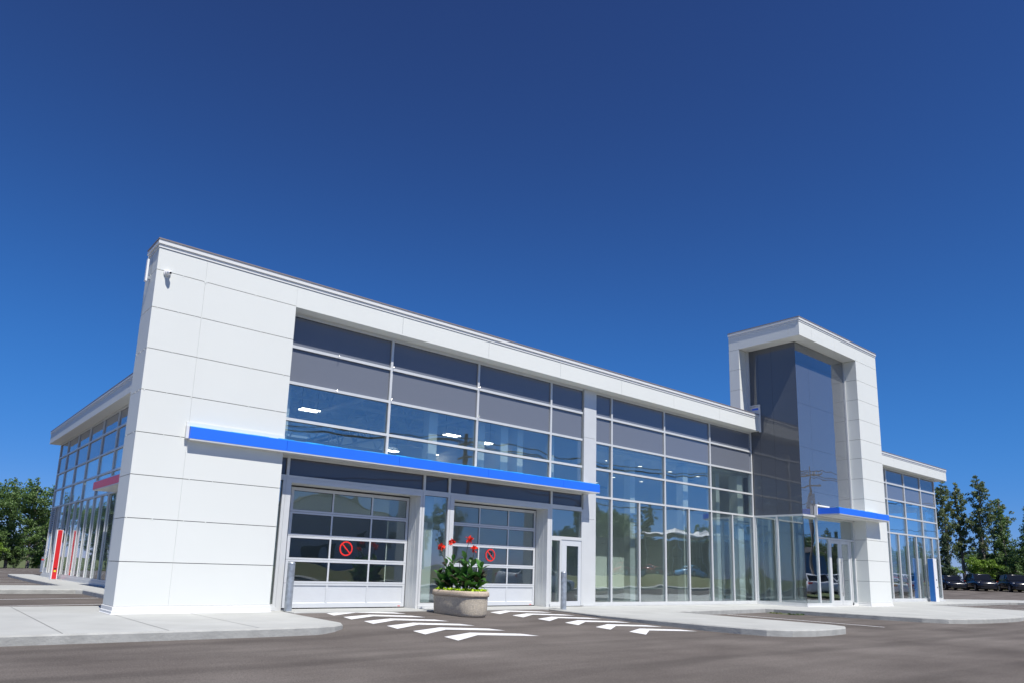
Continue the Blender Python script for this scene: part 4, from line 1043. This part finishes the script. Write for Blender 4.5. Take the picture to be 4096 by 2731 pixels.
# grass at the lot edges
def grass(name, regions, n, h, mat_, z):
    rnd = random.Random(9); q = MB()
    for _ in range(n):
        x0, x1, y0, y1 = rnd.choice(regions); x = rnd.uniform(x0, x1); y = rnd.uniform(y0, y1); a = rnd.uniform(0, 3.14); w = rnd.uniform(.03,.09); hh = h*rnd.uniform(.4,1.3)
        dx, dy = math.cos(a)*w, math.sin(a)*w; lx, ly_ = rnd.uniform(-.1,.1), rnd.uniform(-.1,.1)
        q.add([(x-dx,y-dy,z),(x+dx,y+dy,z),(x+lx,y+ly_,z+hh)], [(0,1,2)])
    o = q.build(name, mat_); return tag(o, kind='stuff')
tag(grass('grass', [(-8,14,61.2,64)], 6000, .28, 'grassblade', -.33), 'green grass strip under the trees on the left')
tag(grass('grass', [(88.1,90.5,4,17)], 3500, .3, 'grassblade', .52), 'dry grass verge behind the parked cars on the right')
tag(grass('weed', [(21.0,21.45,-3.5,-2.3)], 60, .05, 'grassblade', -.15), 'small weeds in the kerb corner by the entrance')

# ------------------------------------------------------------------ cars
def loft(mb, secs, smooth=True, caps=True):
    n = len(secs[0]); vs = [p for s_ in secs for p in s_]
    fs = [(a*n+k, a*n+(k+1) % n, (a+1)*n+(k+1) % n, (a+1)*n+k) for a in range(len(secs)-1) for k in range(n)]
    if caps: fs += [tuple(range(n))[::-1], tuple((len(secs)-1)*n+k for k in range(n))]
    mb.add(vs, fs, smooth)
def make_car(paint, suv, label, group, loc, rz):
    """front towards -y, wheels on z=0"""
    t = thing('parked_car', label, 'car', loc, rz, group)
    L = 4.6; hb = .97 if not suv else 1.08; top = 1.45 if not suv else 1.66; W = .90
    def sec(y, w, z0, z1, zm=None):
        zm = zm or (z0+z1)*.55
        return [(-w*.90,y,z0),(-w,y,z0+.12),(-w,y,zm),(-w*.93,y,z1-.05),(-w*.80,y,z1),(w*.80,y,z1),(w*.93,y,z1-.05),(w,y,zm),(w,y,z0+.12),(w*.90,y,z0)]
    hd = hb-.20
    body = [(-2.30,.62,.30,hd-.20),(-2.24,.80,.22,hd-.08),(-2.05,.86,.20,hd),(-1.5,.90,.20,hd+.08),(-.95,.91,.20,hb-.04),(-.2,.92,.20,hb),(.8,.92,.20,hb+.01),(1.5,.91,.20,hb+.01),(2.0,.87,.22,hb+(.02 if suv else -.01)),(2.22,.80,.26,hb-.06),(2.30,.66,.34,hb-.2)]
    q = MB(); loft(q, [sec(*b) for b in body]); bo = q.build('body', paint, t)
    def gs(y, w, z): return [(-w,y,hb-.04),(-w*.82,y,z),(w*.82,y,z),(w,y,hb-.04)]
    yr = 1.15 if not suv else 1.75; yb = 1.95 if not suv else 2.15
    g = MB(); loft(g, [gs(-1.02,.80,hb-.02),gs(-.28,.82,top-.07),gs(.3,.82,top-.04),gs(yr,.80,top-.09),gs(yb,.74,hb)], False); g.build('windows', 'carglass', t)
    r = MB()
    def rs(y, w, z): return [(-w,y,z-.05),(-w*.9,y,z),(w*.9,y,z),(w,y,z-.05)]
    loft(r, [rs(-.30,.68,top-.055),rs(-.1,.69,top-.015),rs(.4,.69,top),rs(yr-.1,.67,top-.04),rs(yr+.06,.66,top-.08)], True)
    for s_ in (-1,1):
        r.bar((s_*.80,-1.02,hb-.03),(s_*.69,-.28,top-.06),.07,.05); r.bar((s_*.79,yb-.05,hb-.02),(s_*.66,yr,top-.08),.10,.06); r.bar((s_*.815,.28,hb-.03),(s_*.685,.26,top-.05),.07,.05)
    r.build('roof_frame', paint, t)
    for s_ in (-1,1):
        q = MB(); q.box(s_*.93-.09,s_*.93+.09,-.88,-.72,hb-.02,hb+.12); q.build('wing_mirror', paint, t, bevel=.02)
        q = MB(); loft(q, [[(s_*.50,-2.27,hd-.20),(s_*.50,-2.20,hd-.08),(s_*.52,-2.1,hd-.04)],[(s_*.72,-2.245,hd-.18),(s_*.73,-2.17,hd-.07),(s_*.72,-2.06,hd-.02)],[(s_*.85,-2.07,hd-.15),(s_*.84,-2.0,hd-.06),(s_*.82,-1.92,hd-.02)]]); q.build('headlight','lamp',t)
        q = MB(); q.box(s_*.62,s_*.86,2.19,2.27,hb-.28,hb-.12); q.build('tail_light','signred',t)
        for y in (-1.42,1.38):
            w = MB(); x0 = s_*.935; x1 = s_*.70
            w.tube([(x0,y,.33),(x1,y,.33)],.33,20); wo = w.build('wheel','tyre',t)
            w = MB(); w.tube([(x0+s_*.002,y,.33),(x0+s_*.006,y,.33)],.22,16); 
            w.build('rim','rim',wo)
            a = MB(); a.tube([(s_*.9215,y,.34),(s_*.9245,y,.34)],.385,20); a.build('wheel_arch','black',bo)
    q = MB(); q.box(-.46,.46,-2.312,-2.27,.42,hd-.22); q.box(-.7,.7,-2.318,-2.2,.24,.34); q.build('grille','black',t)
    return t
GC = 'dark cars parked in a row under the trees'
HC = math.atan2(-16.7-9, -3.7-81.5)      # direction from the cars to the camera side
def carpos(x, y): return (x, y, G(x, y)+.012)
fr = math.radians(90)+HC+R(16)
c1 = make_car('carblack', False, 'low dark saloon, leftmost of the parked cars beside the building', GC, carpos(80.9,11.6), fr+R(2))
c2 = make_car('carblack', True, 'dark tall car in the middle of the parked row', GC, carpos(81.4,9.0), fr)
c3 = copy_tree(c2); c3['label'] = 'dark tall car parked rightmost, near the photo edge'; c3.location = carpos(81.7,6.15)
c4 = copy_tree(c2); c4['label'] = 'dark car almost hidden behind the right corner of the building'; c4.location = carpos(80.6,14.2)
c5 = copy_tree(c1); c5['label'] = 'dark car mostly cut off by the right photo edge'; c5.location = carpos(82.2,3.4)

# ------------------------------------------------------------------ what the glass mirrors: the far side of the street
GM = 'cars mirrored in the showroom glass'
spec = (('carred', True, 'red tall car mirrored in the glass right of the personnel door', (69.5,-44.0), 1.7),
        ('carred', False, 'red car mirrored low in the showroom glass', (75.5,-44.4), 1.6),
        ('carblue', False, 'light blue car mirrored in the middle showroom glass', (75,-38.6), 1.5),
        ('carwhite', True, 'white tall car mirrored beside the entrance doors', (52.5,-16.4), .5),
        ('carwhite', False, 'white car mirrored in the entrance doors', (56.5,-17.2), .5))
cars = {}
for i, (p, su, lab, (x, y), a) in enumerate(spec):
    cars[i] = make_car(p, su, lab, GM, (x, y, -.15 if y > -30 else .8), a)
def mcar(src, x, y, a, lab, z=-.15):
    c = copy_tree(cars[src]); c.location = (x, y, z); c.rotation_euler = (0,0,a); c['label'] = lab
mcar(3, 60.5, -17.8, .5, 'white tall car mirrored at the right side of the entrance doors', G(60.5,-17.8))
mcar(4, 66, -11.5, .4, 'white car mirrored at the left of the right wing glass', G(66,-11))
mcar(1, 69.5, -12.2, .4, 'red car mirrored in the right wing glass', G(69.5,-12))
mcar(3, 73, -13, .4, 'white tall car mirrored in the right wing glass', G(73,-13))
mcar(4, 76.5, -13.8, .4, 'white car mirrored near the right end of the right wing glass', G(76.5,-14))
mcar(4, 30, -18.5, 1.57, 'white car mirrored low in the second overhead door')
# far side lawn, kerbs
q = MB(); q.add([(x, y, z) for y, z in ((-19.6,-.25),(-23,-.05),(-26,.05),(-29,.35),(-33,.78),(-37.4,.86)) for x in (-250,300)], [(2*i, 2*i+2, 2*i+3, 2*i+1) for i in range(5)])
tag(q.build('grass_bank', 'verge'), kind='structure')
q = MB(); q.box(-250,300,-23.4,-20.4,-.3,-.028); tag(q.build('far_sidewalk', 'kerb'), kind='structure')
q = MB(); q.prism([(43,-13.2),(57,-14.2),(58,-11.6),(44,-9.6)], -.3, -.03); tag(q.build('lawn_island', 'grassm'), kind='structure')
def gable(x, y, w, d, h, rh, wall, roof, label, name='warehouse', cat='building', ax='x', openings=()):
    t = thing(name, label, cat, (x, y, .78))
    q = MB()
    if ax == 'x':
        q.add([(-w/2,-d/2,0),(w/2,-d/2,0),(w/2,d/2,0),(-w/2,d/2,0),(-w/2,-d/2,h),(w/2,-d/2,h),(w/2,d/2,h),(-w/2,d/2,h),(0,-d/2,h+rh),(0,d/2,h+rh)],
              [(0,1,5,8,4),(2,3,7,9,6),(0,4,7,3),(1,2,6,5)])
        r = MB(); e = .4
        for s_ in (-1,1): r.bar((s_*w/4,-d/2-e,h+rh/2+.08),(s_*w/4,d/2+e,h+rh/2+.08), math.hypot(w/2+e,rh), .15, up=(-s_*rh,0,w/2))
    q.build('wall', wall, t)
    r = MB(); e = .4; zz = .12
    for s_ in (-1,1):
        a = [(0,-d/2-e,h+rh+zz),(s_*(w/2+e),-d/2-e,h-rh*e/(w/2)+zz),(s_*(w/2+e),d/2+e,h-rh*e/(w/2)+zz),(0,d/2+e,h+rh+zz)]
        b_ = [(p[0],p[1],p[2]-.12) for p in a]
        r.add(a+b_, [(0,1,2,3),(7,6,5,4),(0,4,5,1),(1,5,6,2),(2,6,7,3)])
    ro = r.build('roof', roof, t)
    c = MB(); c.box(-.5,.5,d/2-3,d/2-2,h+rh-.3,h+rh+1.0); c.box(-.7,.7,d/2-3.2,d/2-1.8,h+rh+1.0,h+rh+1.15); c.build('chimney','darkroof',ro)
    for (ox, oz, ow, oh) in openings:
        q = MB(); q.box(ox-ow/2,ox+ow/2,d/2+.004,d/2+.05,oz,oz+oh); q.build('window','carglass',t)
    return t
gable(31, -60, 20, 22, 5.0, 2.6, 'corr', 'darkroof', 'pale metal gabled warehouse mirrored in the left overhead door', openings=((-6,2.2,1.4,1.6),(-2,.1,2.2,2.4),(3,2.2,1.4,1.6),(7,2.2,1.2,1.6)))
gable(120, -44, 34, 12, 4.2, 1.6, 'bluesid', 'darkroof', 'blue sided workshop mirrored in the entrance doors', openings=((-8,.1,4,3.4),(0,.1,4,3.4),(8,.1,4,3.4)))
t = thing('shop_building', 'long low dark shop mirrored in the middle showroom glass', 'building', (97, -60, .78))
q = MB(); q.box(-20,20,-8,8,0,4.6); q.build('wall','dkwall',t); q = MB(); q.box(-20.5,20.5,-8.5,8.5,4.6,5.5); q.build('roof','darkroof',t)
for x in (-15,-8,-1,6,13): q = MB(); q.box(x-2,x+2,8.01,8.06,.4,3); q.build('window','carglass',t)
q = MB(); q.box(15,17,8.52,8.7,4.7,5.4); q.build('sign_board','signred',t)
t = thing('shop_building', 'dark brick shop with a flat roof mirrored in the right wing glass', 'building', (160, -50, .78))
q = MB(); q.box(-16,16,-8,8,0,5.4); q.build('wall','dkwall',t); q = MB(); q.box(-16.4,16.4,-8.4,8.4,5.4,5.8); q.build('roof','corr',t)
for i, (x, lab) in enumerate(((84,'left one of two white peaked tents mirrored in the showroom glass'),(91,'right one of two white peaked tents mirrored in the showroom glass'))):
    t = thing('peaked_tent', lab, 'tent', (x, -48, .8), 0, 'white tents mirrored in the glass')
    q = MB(); q.add([(-4,-3,6),(4,-3,6),(4,3,6),(-4,3,6),(-1,-1,6.5),(1,-1,6.5),(1,1,6.5),(-1,1,6.5),(0,0,7.2)],[(0,1,5,4),(1,2,6,5),(2,3,7,6),(3,0,4,7),(4,5,8),(5,6,8),(6,7,8),(7,4,8)]); q.box(-4,4,-3.01,-2.99,5.8,6); q.box(-4,4,2.99,3.01,5.8,6); q.build('canopy','tent',t)
    for sx in (-2.9,2.9):
        for sy in (-2.9,2.9): q = MB(); q.tube([(sx,sy,0),(sx,sy,6)],.05,6); q.build('leg','galv',t)
# utility poles and wires
PL = [(-40,-27),(-2,-24.6),(25,-20.6),(52,-15.2),(88,-9.8),(125,-8)]
labs = ['utility pole mirrored far left','utility pole mirrored in the left glazing','utility pole with crossarms mirrored in the showroom glass','utility pole with a transformer mirrored in the tower glass','utility pole mirrored in the right wing glass','farthest utility pole mirrored in the right wing glass']
for i, (x, y) in enumerate(PL):
    t = thing('utility_pole', labs[i], 'utility pole', (x, y, -.15), 0, 'utility poles along the street')
    q = MB(); q.tube([(0,0,0),(.05,0,5),(.1,0,10.2)],[.17,.14,.11],10); q.build('pole','pole',t)
    q = MB(); q.box(-.06,.06,-1.1,1.1,9.4,9.52); q.box(-.06,.06,-.8,.8,8.5,8.6); q.build('crossarm','pole',t)
    q = MB()
    for sy in (-1,-.4,.5,1): q.tube([(0,sy,9.52),(0,sy,9.72)],.05,6)
    q.build('insulator','pwhite',t)
    if i == 3:
        q = MB(); q.tube([(.35,0,7.0),(.35,0,8.0)],.25,14); q.tube([(-.3,.2,6.8),(-.3,.2,7.7)],.22,14); q.build('transformer','galv',t)
for i in range(len(PL)-1):
    a, b = PL[i], PL[i+1]
    for w_, (dy, z, sag) in enumerate(((-1,9.55,.7),(-.4,9.55,.75),(1,9.55,.7),(0,7.0,.95))):
        q = MB(); pts = []
        for k in range(15):
            u = k/14; pts.append((a[0]+(b[0]-a[0])*u, a[1]+(b[1]-a[1])*u+dy, z-sag*4*u*(1-u)))
        q.tube(pts, .035, 5); o = q.build('overhead_wire', 'black')
        tag(o, ['outer overhead wire','inner overhead wire','building side overhead wire','thick low cable'][w_]+' on '+['the leftmost pole span','the second pole span','the third pole span','the fourth pole span','the rightmost pole span'][i]+', mirrored in the glass', 'wire', 'overhead wires along the street')
# mirrored trees
rt = random.Random(3); GT = 'trees mirrored in the glass'
where = [('mapl',20,-84,1.15,'behind the warehouse, left'),('mapl2',30,-88,1.25,'above the warehouse roof'),('mapl',41,-84,1.3,'right of the warehouse chimney'),('mapl2',50,-78,1.2,'beside the warehouse'),
         ('mapl2',60,-80,1.3,'in the second overhead door'),('mapl',70,-84,1.45,'at the right in the second overhead door'),('pop2',79,-62,1.0,'beside the pilaster'),('mapl2',85,-60,1.35,'left of the dark shop'),('mapl',91,-70,1.5,'behind the left end of the dark shop'),('mapl2',100,-74,1.6,'over the dark shop roof'),('pop2',110,-74,1.2,'tall right of the dark shop'),
         ('mapl',64,-50,.75,'bright in front of the dark shop'),('mapl',122,-70,1.3,'behind the blue workshop'),('mapl2',128,-56,1.2,'over the blue workshop'),
         ('pop',92,-33,.62,'left in the entrance glass'),('mapl',97,-35,.75,'middle of the entrance glass'),('pop2',101,-34,.60,'right in the entrance glass'),
         ('mapl',104,-24,.80,'left in the right wing glass'),('pop2',109,-25,.62,'middle of the right wing glass'),('mapl2',115,-27,.85,'right in the right wing glass'),('pop',121,-28,.7,'last in the right wing glass')]
for key, x, y, s_, lab in where: tree(key, 'leafy_tree', x, y, .6 if y < -40 else -.1, s_, rt.uniform(0,6), 'tree mirrored in the glass, '+lab, GT)
# trees standing out to the left, mirrored in the side glass
for i, (key, x, y, s_, lab) in enumerate([('cyp',-19,78,1.0,'first'),('mapl',-14,84,1.0,'second'),('mapl2',-11,92,1.1,'third'),('pop',-8,96,.8,'fourth'),('cyp',-6.5,64,.80,'fifth'),('cyp',-10.2,62,.86,'sixth'),('cyp',-14,60,.9,'seventh'),('mapl',-18,58,.8,'eighth'),('mapl2',-23,66,1.0,'ninth'),('cyp',-27,60,.9,'tenth')]):
    tree(key, 'tall_tree', x, y, -.3, s_, i*1.1, lab+' of the tall trees mirrored in the left side glass', 'trees mirrored in the side glass')
# pallets and timber frames stored inside
def pallet(x, y, z, rz, lab):
    t = thing('wooden_pallet', lab, 'pallet', (x, y, z), rz, 'pallets stacked inside the side glass')
    q = MB()
    for k in range(7): q.box(-.6,.6,-.5+k*.155,-.5+k*.155+.09,.115,.135)
    q.build('deck_board','wood',t); q = MB()
    for yy in (-.5,-.05,.40): q.box(-.6,.6,yy,yy+.1,.0,.018); 
    for xx in (-.6,-.05,.5):
        q.box(xx,xx+.1,-.5,.52,.019,.114)
    q.build('bearer','wood',t); return t
p0 = pallet(4.6,22.4,.02,.1,'bottom pallet of the stack behind the side glass')
for k in range(1,6):
    c = copy_tree(p0); c.location = (4.6+.03*(k % 3), 22.4+.04*(k % 2), .02+.14*k); c.rotation_euler = (0,0,.1+.05*(k % 3)); c['label'] = ['','second','third','fourth','fifth','topmost'][k]+' pallet of the stack behind the side glass'
for i, (x, y) in enumerate(((4.5,18.6),(4.4,17.4))):
    t = thing('timber_trestle', ['far','near'][i]+' pale timber trestle behind the side glass', 'trestle', (x, y, .02), .3*i, 'timber trestles inside the side glass')
    for sx in (-.5,.5):
        for a in (-1,1): q = MB(); q.bar((sx,a*.35,0),(sx,0,.95),.07,.05); q.build('leg','wood',t)
    q = MB(); q.bar((-.6,0,.96),(.6,0,.96),.09,.09); q.bar((-.5,.2,.42),(.5,.2,.42),.06,.04); q.bar((-.5,-.2,.42),(.5,-.2,.42),.06,.04); q.build('rail','wood',t)
# clean up prototypes
for e, a, b in PROT.values():
    for o in (a, b): bpy.data.objects.remove(o)
    bpy.data.objects.remove(e)
sc.cycles.use_adaptive_sampling = True
sc.cycles.transparent_max_bounces = 24; sc.cycles.max_bounces = 10; sc.cycles.glossy_bounces = 5; sc.cycles.transmission_bounces = 6
